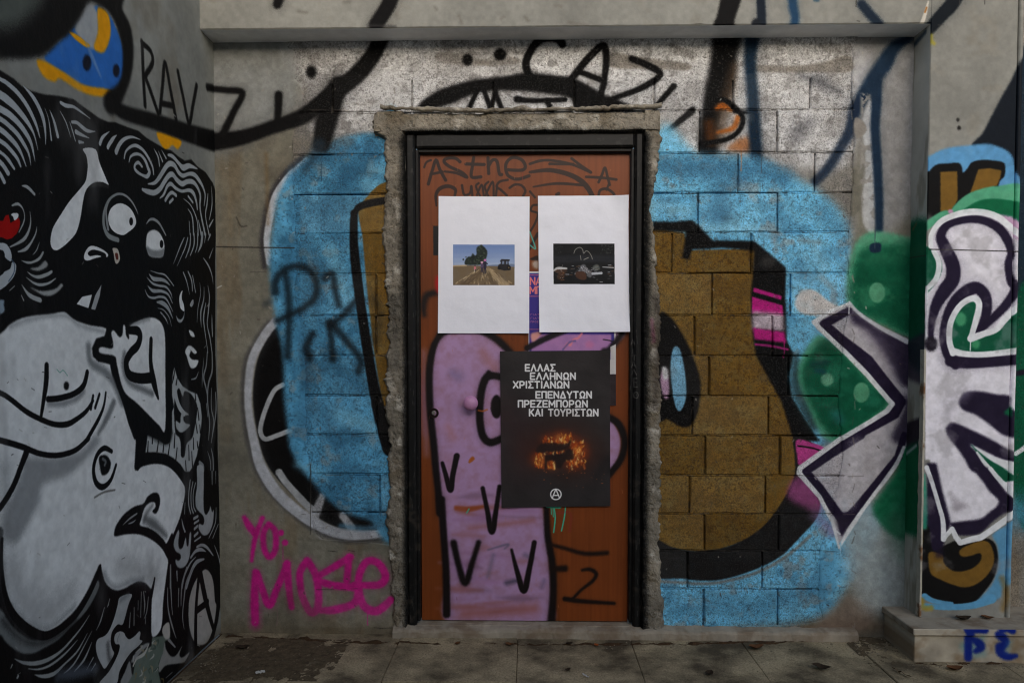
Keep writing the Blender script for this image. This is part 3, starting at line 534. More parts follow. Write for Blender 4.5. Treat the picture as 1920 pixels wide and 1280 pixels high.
    for q, ww, al in (([(1245, 310), (1300, 318), (1400, 315), (1470, 335)], 34, .75), ([(1360, 345), (1390, 335)], 26, .6), ([(1300, 400), (1350, 408)], 24, .5), ([(1240, 375), (1300, 372)], 10, .6), ([(1450, 1125), (1530, 1100)], 40, .35), ([(1480, 480), (1560, 560)], 20, .25), ([(1340, 350), (1360, 400)], 40, .35), ([(1540, 390), (1570, 430)], 26, .45), ([(1330, 1130), (1420, 1140)], 40, .3), ([(1260, 1140), (1300, 1150)], 30, .35)):
        S(q, ww, (60, 112, 146), 20, al)
    for q, ww in (([(1230, 385), (1290, 395)], 20), ([(1320, 428), (1400, 430), (1440, 440)], 16), ([(1530, 470), (1545, 500)], 16)):
        S(q, ww, (148, 208, 232), 12, .6)
    for q in ([(1450, 440), (1455, 470)], [(1500, 450), (1535, 455)], [(1540, 520), (1560, 540)]): S(q, 8, (142, 132, 126), 8, .5)
    # brown letter on the right, black shadow, pink bands
    F([(1222, 426), (1282, 436), (1295, 469), (1420, 466), (1420, 517), (1410, 572), (1416, 648), (1440, 696), (1470, 751), (1492, 820), (1494, 880), (1482, 935), (1450, 980), (1400, 1012), (1330, 1037), (1285, 1032), (1222, 1018)], BROWN, 2, curve=False)
    c.patch([(1225, 425), (1420, 460), (1490, 820), (1400, 1015), (1225, 1020)], (70, 48, 22), .008, .58, .5, 331, .06); c.patch([(1225, 425), (1420, 460), (1490, 820), (1400, 1015), (1225, 1020)], (104, 76, 34), .09, .52, .6, 332)
    c.at(*B6)
    F([(70, 102), (180, 104), (285, 94), (345, 150), (395, 207), (620, 208), (720, 290), (797, 355), (792, 500), (800, 750), (838, 830), (812, 950), (830, 1060), (900, 1180), (980, 1300), (840, 1300), (770, 1080), (680, 920), (632, 830), (606, 640), (605, 500), (615, 400), (622, 262), (450, 245), (285, 256), (265, 312), (230, 300), (252, 158), (70, 152)], BLACK, 2.5, curve=False)
    S([(850, 850), (870, 1000), (950, 1200)], (14, 34, 30), (28, 44, 40), 14, .8)
    F([(620, 463), (772, 508), (770, 530), (618, 486)], PINK, 1.2, curve=False)
    F([(612, 512), (690, 535), (776, 560), (782, 620), (610, 606)], PINK, 2, curve=False)
    F([(612, 590), (780, 606), (786, 700), (614, 690)], (214, 196, 206), 7, curve=False)
    F([(614, 682), (788, 706), (796, 764), (626, 744)], PINK, 3, curve=False)
    S([(630, 772), (720, 782), (805, 800)], (4, 5, 4), (170, 40, 120), 1.5)
    # eye shape near the door
    F([(160, 620), (230, 715), (290, 840), (330, 980), (320, 1120), (284, 1208), (228, 1222), (150, 1180), (100, 1150), (100, 640)], BLACK, 3)
    F([(195, 782), (222, 810), (244, 920), (252, 1040), (236, 1110), (212, 1136), (190, 1100), (174, 1010), (166, 900), (176, 810)], (122, 180, 212), 1.5)
    F([(128, 900), (150, 925), (160, 1010), (150, 1070), (125, 1050), (110, 960)], (190, 150, 180), 3)
    F([(120, 900), (145, 900), (155, 950), (130, 965)], (214, 214, 214), 3)
    F([(846, 560), (862, 500), (905, 472), (960, 482), (1020, 530), (1100, 585), (1000, 616), (890, 606)], (206, 200, 196), 3)
    c.at(*B8)
    F([(770, 50), (880, 100), (900, 300), (890, 440), (810, 540), (700, 648), (560, 718), (380, 766), (200, 758), (60, 740), (60, 560), (160, 600), (280, 620), (430, 600), (560, 540), (650, 460), (730, 340), (772, 240), (772, 140)], (30, 28, 27), 2)
    S([(105, 772), (300, 782), (420, 772), (600, 722), (740, 640), (850, 545)], 5, (132, 124, 116), 3, .8)
    F([(782, 66), (850, 76), (925, 108), (880, 140), (800, 190), (786, 150)], (196, 66, 142), 2)
    S([(790, 95), (860, 105), (920, 125)], 3, BLACK, 1)
    F([(760, 270), (820, 250), (900, 350), (900, 425), (820, 400), (740, 350)], (170, 84, 140), 9, .85)
    S([(880, 440), (960, 520)], 20, (150, 120, 165), 14, .6)
    # green clouds
    c.at(*B7)
    F([(392, 186), (450, 160), (560, 170), (660, 196), (740, 190), (760, 250), (745, 560), (740, 700), (640, 730), (500, 660), (390, 615), (325, 570), (312, 480), (325, 330), (356, 230)], MINT, 7)
    F([(405, 250), (480, 230), (600, 230), (740, 225), (745, 560), (740, 690), (640, 720), (500, 650), (390, 606), (335, 555), (325, 480), (345, 360), (372, 285)], GREEN, 12)
    c.patch([(330, 200), (740, 200), (740, 700), (330, 600)], (52, 128, 92), .10, .54, .5, 341)
    for q, ww, al in (([(420, 320), (480, 300), (600, 300)], (14, 26, 16), .4), ([(400, 560), (520, 470), (600, 420)], (10, 20, 12), .25)): S(q, ww, (64, 140, 104), 16, al)
    F([(440, 228), (492, 222), (492, 268), (440, 270)], (24, 42, 62), 2)
    c.dot((476, 490), 15, 19, (84, 152, 116), 2); c.dot((500, 640), 12, 9, (30, 110, 78), 8, .5)
    F([(165, 720), (250, 780), (340, 860), (440, 980), (540, 1080), (545, 1115), (400, 1220), (290, 1300), (190, 1280), (120, 1150), (60, 1000), (50, 900), (90, 800)], MINT, 7)
    F([(190, 742), (260, 790), (340, 870), (440, 985), (535, 1085), (400, 1210), (290, 1290), (215, 1260), (140, 1150), (80, 1000), (70, 900), (120, 820)], GREEN, 9)
    c.patch([(80, 750), (540, 1080), (300, 1290), (80, 1000)], (40, 120, 92), .09, .54, .5, 342)
    c.dot((392, 1034), 15, 19, (84, 152, 116), 2); c.dot((206, 964), 12, 12, (100, 160, 128), 2.5)
    S([(130, 880), (200, 870)], 9, (20, 50, 56), 8, .7); S([(150, 915), (185, 920)], 9, (24, 60, 78), 6, .7); S([(250, 1150), (270, 1180)], 14, (60, 130, 140), 12, .5)
    c.at(*B8)
    F([(1160, 400), (1210, 320), (1280, 220), (1312, 100), (1430, 80), (1430, 420), (1340, 560), (1260, 540), (1190, 470)], (22, 104, 70), 8)
    S([(1290, 480), (1300, 560), (1320, 640)], (40, 40, 20), (70, 110, 90), 24, .5)
    # white arrow with purple outline
    c.at(0, 0, 1)
    AR = [(1592, 566), (1521, 602), (1532, 618), (1584, 662), (1625, 703), (1662, 748), (1671, 757), (1664, 768), (1631, 789), (1576, 820), (1500, 876), (1497, 888), (1537, 931), (1560, 976), (1571, 1020), (1594, 987), (1631, 935), (1676, 875), (1692, 840), (1750, 800), (1750, 660), (1703, 642), (1650, 616), (1611, 590)]
    F(AR, (184, 179, 184), 1.5, curve=False)
    c.at(*B7)
    F([(330, 580), (420, 640), (520, 705), (760, 790), (760, 1000), (620, 1000), (560, 900), (490, 790), (420, 700), (340, 650)], PURPLE, 8, .9)
    S([(400, 690), (500, 800), (580, 960)], (10, 24, 10), (120, 112, 126), 14, .5)
    S([(322, 590), (190, 662), (290, 755), (420, 862), (500, 960), (604, 1085), (570, 1150), (450, 1215), (300, 1296)], (14, 17, 20, 24, 22, 20, 20, 20, 18), PURPLE, 2, curve=False)
    F([(610, 1030), (640, 1060), (760, 1160), (760, 1300), (560, 1300), (600, 1180), (625, 1110)], PURPLE, 8, .8)
    c.at(*B8)
    S([(1100, 40), (960, 130), (828, 222), (900, 310), (985, 430), (1022, 475), (1100, 385), (1200, 262), (1290, 150), (1318, 40)], (17, 17, 15, 17, 17, 20, 17, 16, 15, 12), PURPLE, 2, curve=False)
    F([(985, 440), (1060, 430), (1030, 510), (1000, 540)], PURPLE, 3)
    S([(1080, 90), (1060, 250), (1040, 380)], 20, (214, 210, 214), 16, .5)
    c.at(0, 0, 1)
    WL = (222, 224, 226)
    S([(1592, 568), (1556, 584), (1526, 604), (1584, 660), (1625, 702), (1664, 748), (1672, 757), (1662, 770), (1631, 790), (1576, 822), (1500, 877), (1498, 886), (1537, 931), (1560, 976), (1572, 1026)], (4, 6, 8, 9, 9, 9, 10, 10, 9, 9, 10, 10, 8, 7, 3), WL, 1.4, curve=False)
    S([(1572, 1026), (1594, 988), (1631, 935), (1676, 876), (1694, 838)], (3, 8, 7, 8, 6), WL, 1.6)
    S([(1592, 566), (1611, 588), (1650, 614), (1700, 640)], (3, 6, 7, 10), (196, 198, 204), 2); S([(1592, 568), (1591, 588)], 2, WL, 1)
    S([(1562, 990), (1574, 1000)], 3, WL, 1); S([(1573, 1020), (1575, 1030)], 2, WL, 1)
    # pink writing low on the left
    c.at(*A6)
    PK = (204, 34, 134)
    for q, ww in (([(230, 375), (255, 420), (285, 462)], (8, 13, 12)), ([(328, 380), (300, 450), (282, 520), (270, 610)], (9, 10, 9, 6)), ([(362, 412), (334, 460), (338, 545), (368, 590), (400, 545), (398, 450), (362, 412)], 11), ([(290, 672), (286, 800), (288, 945)], (12, 15, 14)), ([(300, 680), (330, 770), (366, 852), (405, 770), (462, 628)], (13, 13, 14, 13, 12)), ([(462, 628), (470, 740), (488, 862)], (14, 13, 11)),
                  ([(572, 612), (532, 680), (545, 800), (592, 892), (632, 850), (622, 700), (572, 612)], (15, 13, 13, 14, 14, 14, 15)), ([(808, 590), (725, 640), (632, 702), (690, 740), (850, 758)], (13, 13, 12, 14, 14)), ([(800, 592), (788, 720)], 13), ([(850, 758), (830, 840), (725, 876), (650, 882)], (13, 14, 15, 12)),
                  ([(830, 740), (960, 742), (998, 695), (960, 625), (900, 614), (858, 680), (852, 765), (880, 855), (950, 884), (1028, 825)], (12, 14, 15, 14, 14, 14, 14, 15, 16, 14))):
        S(q, ww, PK, 3)
    c.dot((430, 458), 5.5, 6, PK, 2); c.dot((452, 512), 6, 6, PK, 2)
    S([(295, 850), (290, 960)], 16, PK, 10, .45); S([(440, 520), (440, 600)], 2, PK, 2, .5)
    # plaster seam, screw hole and scuffs
    c.at(0, 0, 1)
    S([(404, 463), (470, 464), (552, 465)], 2, (50, 46, 42), 1); S([(470, 510), (500, 510)], 1.2, (80, 76, 70), 1, .8)
    S([(444, 408), (452, 424), (463, 424)], 2.5, (70, 66, 58), 1.5, .8); S([(408, 540), (416, 536)], 2, (190, 188, 180), 1)
    S([(500, 290), (503, 420)], 6, (122, 98, 66), 6, .6); S([(430, 370), (434, 440)], 7, (122, 102, 74), 7, .4)
    S([(582, 870), (583, 1000)], 1.6, (70, 64, 58), 1, .8)
    S([(552, 1120), (600, 1160)], 30, (96, 78, 54), 24, .4)
    rr = random.Random(5)
    for k in range(160):
        x, y = (rr.uniform(405, 745) if k % 2 else rr.uniform(1235, 1705)), rr.uniform(75, 1180)
        S([(x, y), (x + rr.uniform(-4, 4), y + rr.uniform(-4, 4))], rr.uniform(.8, 2.6), rr.choice([(182, 176, 166), (64, 60, 56), (96, 86, 76), (150, 140, 130)]), .9, .75)
    # paint broken up along the joints, each block taking the paint a little differently
    for pt, pb, js in ROWS:
        for x0_, x1_ in ((560, 740), (1228, 1600)):
            cuts = [x0_] + [j for j in js if x0_ < j < x1_] + [x1_]
            for a_, b_ in zip(cuts[:-1], cuts[1:]):
                tone = rr.choice(((22, 20, 18), (240, 238, 232))); F([(a_ + 2, pt + 2), (b_ - 2, pt + 2), (b_ - 2, pb - 2), (a_ + 2, pb - 2)], tone, 3, rr.uniform(.0, .10), curve=False)
                for k in range(3):
                    u = rr.uniform(a_, b_); S([(u, pb + rr.uniform(-1.5, 1.5)), (u + rr.uniform(6, 34), pb + rr.uniform(-1.5, 1.5))], (1, rr.uniform(1.5, 3.6), 1), rr.choice([(150, 138, 124), (100, 90, 80), (60, 54, 48), (36, 32, 30), (40, 36, 32)]), 1.2, rr.uniform(.3, .7))
                for k in range(2):
                    v_ = rr.uniform(pt, pb); S([(b_ + rr.uniform(-4, 4), v_), (b_ + rr.uniform(-4, 4), v_ + rr.uniform(4, 16))], rr.uniform(1, 2.6), rr.choice([(140, 130, 118), (80, 74, 68)]), 1.2, rr.uniform(.3, .7))
    for k in range(60):
        x, y = (rr.uniform(570, 735) if k % 3 == 0 else rr.uniform(1240, 1590)), rr.uniform(90, 1165)
        c.dot((x, y), rr.uniform(4, 20), rr.uniform(3, 12), rr.choice([(150, 144, 136), (120, 112, 104), (70, 68, 66)]), 7, rr.uniform(.08, .3), 2.0)
    for x, y, L_ in ((603, 300, 40), (640, 330, 30), (1390, 290, 30), (1428, 300, 24), (1640, 436, 30), (1575, 1028, 14), (1470, 650, 20), (520, 1140, 30), (690, 1150, 20)):
        S([(x, y - 10), (x + rr.uniform(-1, 1), y + L_ * .5), (x + rr.uniform(-1, 1), y + L_)], (2.6, 1.6, 2.2), tuple(c.a[min(max(int(c.uv([(x, y - 12)])[0][0][1]), 0), c.h - 1), min(max(int(c.uv([(x, y - 12)])[0][0][0]), 0), c.w - 1)] * 255), .8, .8)
    # the stretch of wall past the column
    F([(1908, 130), (1990, 100), (1990, 640), (1908, 640)], (30, 44, 56), 6); F([(1905, 560), (1990, 560), (1990, 960), (1905, 960)], GREEN, 4)
    S([(1905, 850), (1930, 830), (1960, 780)], 9, WL, 1.5); S([(1905, 700), (1960, 690)], 10, (30, 26, 40), 2); S([(1900, 960), (1960, 965)], 60, (80, 140, 170), 30, .8)
    c.shade(0.02, 0.92, 1.04, 24)
    return c

# ------------------------------------------------------------------ paint on the beam and the column (one front plane)
def paint_front():
    c = Canvas('concrete_front', 1, Y_FRONT, XL - 0.02, X_COLR + 0.05, 0.0, 3.3, 0.002, CONCRETE)
    F, S = c.fill, c.stroke
    c.halo = True; c.wear = .12
    c.shade(0.45, 0.88, 1.05, 31); c.stain((128, 122, 110), 0.08, 0.62, 0.35, 32)
    A4 = (380, 0, .328125); B5 = (1200, 0, .375); B7 = (1480, 380, .34375); K = .171875
    R2 = (1700, 220, K); R3 = (1700, 440, K); R4 = (1700, 660, K); R5 = (1660, 880, .203125)
    c.at(0, 0, 1)
    for q in ([(815, 14), (818, 18)], [(860, 30), (866, 44)], [(984, 32), (990, 40)], [(940, 35), (945, 32)], [(1065, 42), (1100, 48)], [(560, 22), (575, 24)], [(645, 4), (655, 4)], [(1040, 11), (1052, 12)]): S(q, 5, (112, 108, 100), 4, .7)
    S([(532, -30), (520, 9)], (26, 16), BLACK, 4)
    S([(742, -30), (728, 10), (705, 47)], (27, 28, 27), BLACK, 4)
    S([(690, 48), (740, 50)], 5, (60, 58, 58), 4, .6)
    c.at(*B5)
    F([(420, -60), (515, -60), (492, 40), (470, 110), (480, 156), (366, 152), (385, 80), (402, 0)], BLACK, 4)
    S([(598, -60), (605, 40), (606, 110), (600, 158)], (15, 16, 17, 20), (22, 30, 40), 3); c.dot((582, 122), 9, 11, (26, 30, 36), 3)
    S([(758, -60), (765, 30), (775, 90), (766, 152)], (15, 17, 15, 17), (30, 60, 88), 5)
    S([(1108, 22), (1165, 90), (1250, 182)], (17, 17, 14), (22, 34, 48), 4.5); S([(872, 2), (890, 4)], 4, (50, 80, 100), 3)
    S([(1085, 105), (1098, 108)], 2, (80, 78, 74), 1); S([(1080, -5), (1080, 35)], 1.5, (50, 48, 44), 1)
    S([(1600, -60), (1560, 20), (1500, 85), (1415, 182)], (26, 26, 24, 20), (14, 20, 26), 3)
    S([(1440, 10), (1425, 70), (1398, 150)], (3, 6, 9), (190, 184, 172), 1.5); S([(1432, 40), (1424, 62)], 3, (150, 100, 50), 1.5)
    c.at(1700, 0, K)
    S([(262, 390), (258, 440), (300, 480)], (7, 9, 5), (150, 140, 50), 3, .8); S([(575, -20), (574, 52)], 1.6, (50, 48, 46), .8); S([(850, -20), (850, 48)], 1.4, (60, 58, 56), .8); S([(340, 275), (400, 275)], 1.4, (60, 58, 56), .8)
    S([(450, 920), (560, 970), (700, 1010)], 7, (120, 118, 112), 7, .4)
    # column face, from the top down
    c.at(0, 0, 1)
    F([(1930, 110), (1888, 165), (1862, 212), (1842, 250), (1822, 280), (1880, 330), (1930, 340)], (16, 22, 30), 3.5)
    c.dot((1796, 225), 3, 3.5, (40, 38, 36), 1.5); c.dot((1798, 240), 3.6, 4.2, (30, 28, 26), 1.5)
    F([(1700, 300), (1960, 300), (1960, 1200), (1700, 1200)], LILAC, 1, curve=False, alpha=0)
    c.at(*R2)
    F([(180, 450), (245, 425), (350, 368), (480, 328), (700, 305), (870, 288), (1000, 322), (1100, 368), (1160, 450), (1185, 560), (1260, 760), (1000, 800), (180, 700)], (92, 152, 198), 2.5)
    F([(180, 640), (245, 590), (290, 540), (350, 510), (450, 505), (560, 498), (600, 540), (612, 606), (660, 560), (700, 500), (780, 470), (900, 468), (1040, 488), (1072, 530), (1065, 640), (1000, 742), (1000, 1100), (180, 1120)], BLACK, 1.5, n=4)
    F([(365, 595), (550, 590), (556, 900), (480, 1030), (368, 1030)], BROWN, 2, curve=False)
    F([(780, 568), (900, 555), (1032, 580), (1020, 655), (985, 745), (860, 800), (690, 830)], BROWN, 2, curve=False)
    F([(490, 1030), (560, 920), (680, 830), (850, 770), (1000, 750), (1280, 752), (1280, 1200), (1000, 1100), (700, 1060)], MINT, 2)
    F([(600, 1030), (760, 922), (900, 890), (1080, 900), (1280, 950), (1280, 1150), (1000, 1100), (740, 1020)], (10, 98, 62), 2)
    F([(180, 1150), (245, 1105), (380, 1025), (450, 1020), (478, 1045), (340, 1140), (180, 1260)], MINT, 2)
    c.dot((478, 1028), 5, 4, (200, 150, 180), 2)
    # the letter: lilac body, purple edge, white outline
    c.at(*B7)
    F([(740, 300), (770, 200), (810, 120), (930, 58), (1030, 48), (1130, 72), (1210, 130), (1330, 200), (1330, 1400), (740, 1400)], LILAC, 1.5, curve=False)
    c.at(0, 0, 1); F([(1740, 850), (1930, 850), (1930, 930), (1885, 952), (1842, 988), (1782, 992), (1760, 930)], LILAC, 1.5, curve=False); c.at(*B7)
    F([(700, 255), (780, 255), (830, 330), (810, 420), (700, 520)], GREEN, 2)
    F([(1140, 70), (1240, 90), (1300, 180), (1240, 200), (1200, 130)], (196, 160, 190), 3)
    # stepped bars lower down
    c.at(*R4)
    F([(640, 432), (800, 428), (980, 460), (1100, 470), (1137, 500), (1132, 600), (1280, 720), (1280, 920), (1060, 905), (900, 785), (750, 682), (622, 632), (566, 562), (582, 490)], PURPLE, 4)
    F([(1060, 660), (1140, 600), (1150, 700), (1110, 690)], (10, 98, 62), 3)
    F([(430, 820), (460, 780), (500, 765), (600, 800), (900, 940), (1110, 1060), (1280, 1120), (1280, 1250), (1110, 1195), (950, 1130), (740, 1025), (690, 1010), (800, 1130), (930, 1300), (720, 1300), (640, 1180), (560, 1060), (470, 950), (430, 870)], PURPLE, 3, n=4)
    F([(700, 1005), (790, 1080), (950, 1200), (1280, 1360), (930, 1420), (900, 1280), (820, 1170)], GREEN, 2)
    F([(738, 1026), (850, 1086), (1000, 1158), (1280, 1230), (1280, 1400), (1000, 1225), (850, 1125), (752, 1050)], (226, 228, 230), 1.5)
    S([(766, 1092), (830, 1180), (940, 1320)], (4, 7, 9), (226, 228, 230), 1.5)
    c.at(*R5)
    F([(810, -20), (960, -10), (1060, 130), (1142, 230), (1300, 300), (1300, 420), (1142, 390), (1000, 470), (870, 588), (700, 605), (640, 585), (598, 500), (700, 478), (870, 455), (950, 400), (1048, 300), (960, 200), (900, 110)], PURPLE, 3, n=4)
    F([(380, -60), (470, -60), (520, 180), (580, 400), (606, 500), (570, 560), (520, 760), (430, 760), (330, 560), (380, 200)], PURPLE, 4, curve=False)
    F([(595, 180), (640, 270), (760, 330), (640, 390), (615, 300)], (150, 142, 150), 6, .7)
    c.at(*R5)
    F([(320, 570), (400, 530), (440, 740), (560, 690), (700, 640), (860, 650), (950, 636), (1020, 700), (1042, 850), (1005, 990), (925, 1110), (825, 1222), (680, 1244), (520, 1212), (320, 1135), (280, 1050)], BLACK, 2)
    F([(405, 760), (520, 780), (540, 860), (600, 920), (690, 940), (800, 910), (870, 850), (886, 790), (860, 770), (800, 790), (710, 802), (680, 752), (750, 700), (880, 655), (950, 670), (990, 740), (1002, 850), (950, 960), (850, 1050), (730, 1085), (620, 1060), (500, 1010), (420, 960), (398, 860)], BROWN, 1.5, n=4)
    S([(480, 690), (500, 780)], (18, 14), PURPLE, 8, .8)
    F([(990, 600), (1110, 520), (1200, 500), (1200, 980), (1085, 1100), (1045, 1190), (850, 1256), (810, 1245), (980, 1062), (1042, 870), (1032, 700)], (92, 152, 190), 2.5)
    S([(360, 1165), (450, 1212), (610, 1238)], (11, 9, 8), (92, 156, 196), 1.5); S([(358, 1255), (560, 1268), (800, 1252), (980, 1190)], (10, 11, 13, 18), (92, 156, 196), 1.5)
    S([(1075, 1000), (1120, 1150), (1090, 1280)], 12, (132, 98, 40), 6, .6); S([(330, 1200), (350, 1270), (420, 1275)], 10, (170, 140, 30), 4, .7); S([(325, 480), (330, 660)], 6, (180, 150, 30), 3, .7)
    S([(350, 60), (365, 350), (360, 530)], 8, (46, 150, 120), 3, .8)
    # purple inner edge then white line over it
    c.at(*B7)
    PU = PURPLE
    S([(770, 770), (775, 660), (800, 560), (846, 480), (888, 420), (890, 340), (846, 240), (826, 180), (862, 122), (950, 94), (1050, 95), (1140, 138), (1190, 205), (1210, 275), (1195, 335), (1208, 420), (1235, 470), (1190, 545), (1120, 620), (1050, 682), (1010, 712)], (9, 13, 20, 26, 27, 26, 22, 18, 15, 14, 15, 17, 17, 15, 15, 17, 20, 17, 15, 13, 9), PU, 2.5)
    S([(905, 890), (868, 820), (850, 740), (862, 640), (905, 545), (975, 478), (1030, 468), (1072, 520), (1072, 610), (1040, 690), (1020, 720)], (14, 22, 22, 22, 24, 24, 22, 20, 18, 14, 9), PU, 2.5)
    S([(880, 862), (960, 872), (1080, 868), (1330, 848)], (22, 22, 20, 19), PU, 2.5)
    F([(905, 805), (884, 740), (895, 650), (942, 568), (1000, 536), (1024, 570), (996, 720), (1080, 722), (1142, 690), (1240, 600), (1330, 560), (1330, 790), (1080, 815), (960, 815)], GREEN, 2)
    c.dot((935, 635), 10, 13, (70, 152, 108), 2.5); c.dot((1016, 770), 8, 9, (60, 142, 98), 2.5)
    WL = (226, 228, 231)
    S([(892, 820), (872, 750), (880, 650), (930, 562), (998, 522), (1034, 555), (1014, 650), (988, 742)], (12, 11, 11, 11, 12, 12, 11, 10), WL, 1.2)
    S([(990, 740), (1060, 715), (1130, 690), (1190, 620), (1300, 530)], (14, 12, 11, 12, 12), WL, 1.2); S([(988, 742), (986, 805)], 2, WL, .8)
    S([(890, 808), (960, 824), (1080, 826), (1330, 795)], (13, 11, 11, 12), WL, 1.2)
    S([(772, 240), (774, 175), (828, 102), (930, 60), (1030, 50), (1130, 75), (1200, 128), (1330, 230)], (8, 9, 11, 12, 12, 12, 12, 12), WL, 1.2)
    S([(786, 262), (815, 330), (802, 408), (758, 462)], (9, 10, 10, 9), WL, 1.2); S([(752, 460), (742, 520)], 6, WL, 1.2); S([(742, 690), (754, 770)], (2, 3), WL, 1)
    c.dot((772, 770), 12, 14, (30, 25, 36), 3)
    c.at(*R5)
    S([(380, -20), (430, 120), (490, 320), (530, 470), (536, 642)], (9, 8, 8, 9, 10), WL, 1.2); S([(536, 642), (568, 600), (616, 545), (650, 620), (690, 672), (800, 642), (880, 625), (960, 570), (1200, 400)], (8, 8, 9, 10, 11, 12, 12, 12, 13), WL, 1.2, curve=False)
    S([(968, -10), (1050, 90), (1200, 240)], (8, 9, 12), WL, 1.5)
    # formwork seam
    c.at(*R3)
    S([(240, 160), (520, 165), (700, 170), (1240, 184)], 1.8, (40, 36, 34), .8, curve=False)
    c.at(1700, 660, K)
    S([(620, 420), (500, 520), (450, 700)], 24, (206, 200, 214), 14, .4)
    c.at(0, 0, 1); c.patch([(1735, 400), (1915, 400), (1915, 1160), (1720, 1160)], (150, 146, 148), .12, .58, .4, 351); c.shade(0.02, 0.95, 1.03, 33)
    return c

def paint_column_side():
    c = Canvas('column_side', 0, X_COL, Y_FRONT - 0.01, 0.02, 0.0, 3.3, 0.002, (172, 170, 160))
    F, S = c.fill, c.stroke
    c.shade(0.3, 0.85, 1.05, 41); c.stain((104, 96, 80), 0.06, 0.58, 0.5, 42, 4.0)
    c.at(0, 0, 1)
    F([(1690, 440), (1760, 436), (1760, 690), (1690, 650)], GREEN, 12); S([(1702, 480), (1730, 470)], 26, (70, 110, 80), 18, .5)
    F([(1690, 650), (1760, 620), (1760, 720), (1690, 700)], (52, 44, 60), 7, .8)
    F([(1690, 800), (1740, 780), (1760, 800), (1760, 850), (1690, 840)], (34, 28, 38), 5, .9)
    F([(1690, 860), (1720, 830), (1760, 850), (1760, 990), (1700, 1000), (1680, 960)], (18, 96, 62), 10)
    S([(1700, 850), (1718, 835)], 6, (190, 192, 196), 3, .7)
    S([(1712, 430), (1718, 420)], 5, (96, 84, 58), 4, .8); S([(1690, 486), (1740, 478)], 1.6, (60, 56, 50), 1)
    S([(1735, 60), (1705, 95)], 9, (28, 48, 72), 5, .7)
    return c
# ------------------------------------------------------------------ paint on the cement surround and the black frame
def paint_surround():
    a, b = hy(690, 1200)[0], hy(1265, 1200)[0]
    c = Canvas('door_surround', 1, -0.03, a - 0.05, b + 0.05, 0.0, 2.6, 0.002, (144, 136, 122))
    F, S = c.fill, c.stroke
    c.shade(0.12, 0.78, 1.08, 51); c.stain((112, 100, 82), 0.09, 0.55, 0.55, 52); c.stain((190, 184, 172), 0.05, 0.60, 0.7, 53)
    c.at(0, 0, 1)
    S([(742, 560), (738, 620), (745, 680)], 18, (60, 58, 54), 16, .5); S([(700, 590), (745, 600)], 12, (80, 70, 60), 10, .4)
    # black overspray round the frame
    S([(782, 1180), (776, 900), (776, 700), (772, 500), (772, 270)], (42, 36, 34, 38, 42), (20, 20, 19), 9, .95)
    S([(766, 266), (800, 262), (980, 260), (1200, 264)], (28, 32, 30, 32), (20, 20, 19), 11, .95)
    S([(1200, 262), (1204, 500), (1200, 800), (1196, 1180)], (34, 30, 30, 34), (20, 20, 19), 9, .95)
    S([(1230, 560), (1236, 620), (1228, 760)], 14, (46, 40, 38), 10, .5); S([(1222, 600), (1226, 640)], 6, (150, 60, 110), 5, .4)
    F([(758, 246), (1210, 246), (1210, 1178), (760, 1178)], (15, 15, 15), 6, .97, curve=False)
    for q in ([(1080, 284), (1100, 282)], [(820, 258), (1160, 262)]): S(q, 10, (28, 28, 28), 10, .5)
    # scratched letters running down the right jamb
    c.at(740, 620, .27083)
    SCR = (112, 108, 104)
    for q in ([(1645, 95), (1655, 60), (1668, 95)], [(1650, 82), (1664, 82)], [(1657, 125), (1658, 158)], [(1652, 172), (1674, 170)], [(1663, 172), (1664, 205)], [(1648, 255), (1660, 215), (1674, 255)], [(1653, 240), (1670, 240)], [(1650, 305), (1662, 268), (1678, 305)], [(1660, 330), (1662, 390)], [(1660, 330), (1682, 330)], [(1660, 358), (1678, 358)], [(1662, 390), (1684, 390)], [(1672, 425), (1658, 440), (1662, 462), (1682, 468), (1692, 448), (1684, 428), (1672, 425)]):
        S(q, 1.5, SCR, .6, .8, curve=False)
    rr = random.Random(8)
    c.at(0, 0, 1)
    c.patch([(750, 900), (1214, 900), (1214, 1180), (750, 1180)], (74, 66, 56), .03, .58, .5, 361); c.patch([(750, 246), (1214, 246), (1214, 1180), (750, 1180)], (58, 56, 54), .02, .62, .5, 362)
    for k in range(120):
        x = rr.choice([rr.uniform(752, 788), rr.uniform(1180, 1210)]); y = rr.uniform(260, 1170)
        S([(x, y), (x + rr.uniform(-1, 1), y + rr.uniform(1, 10))], rr.uniform(.5, 1.3), (110, 108, 104), .6, .6)
    return c

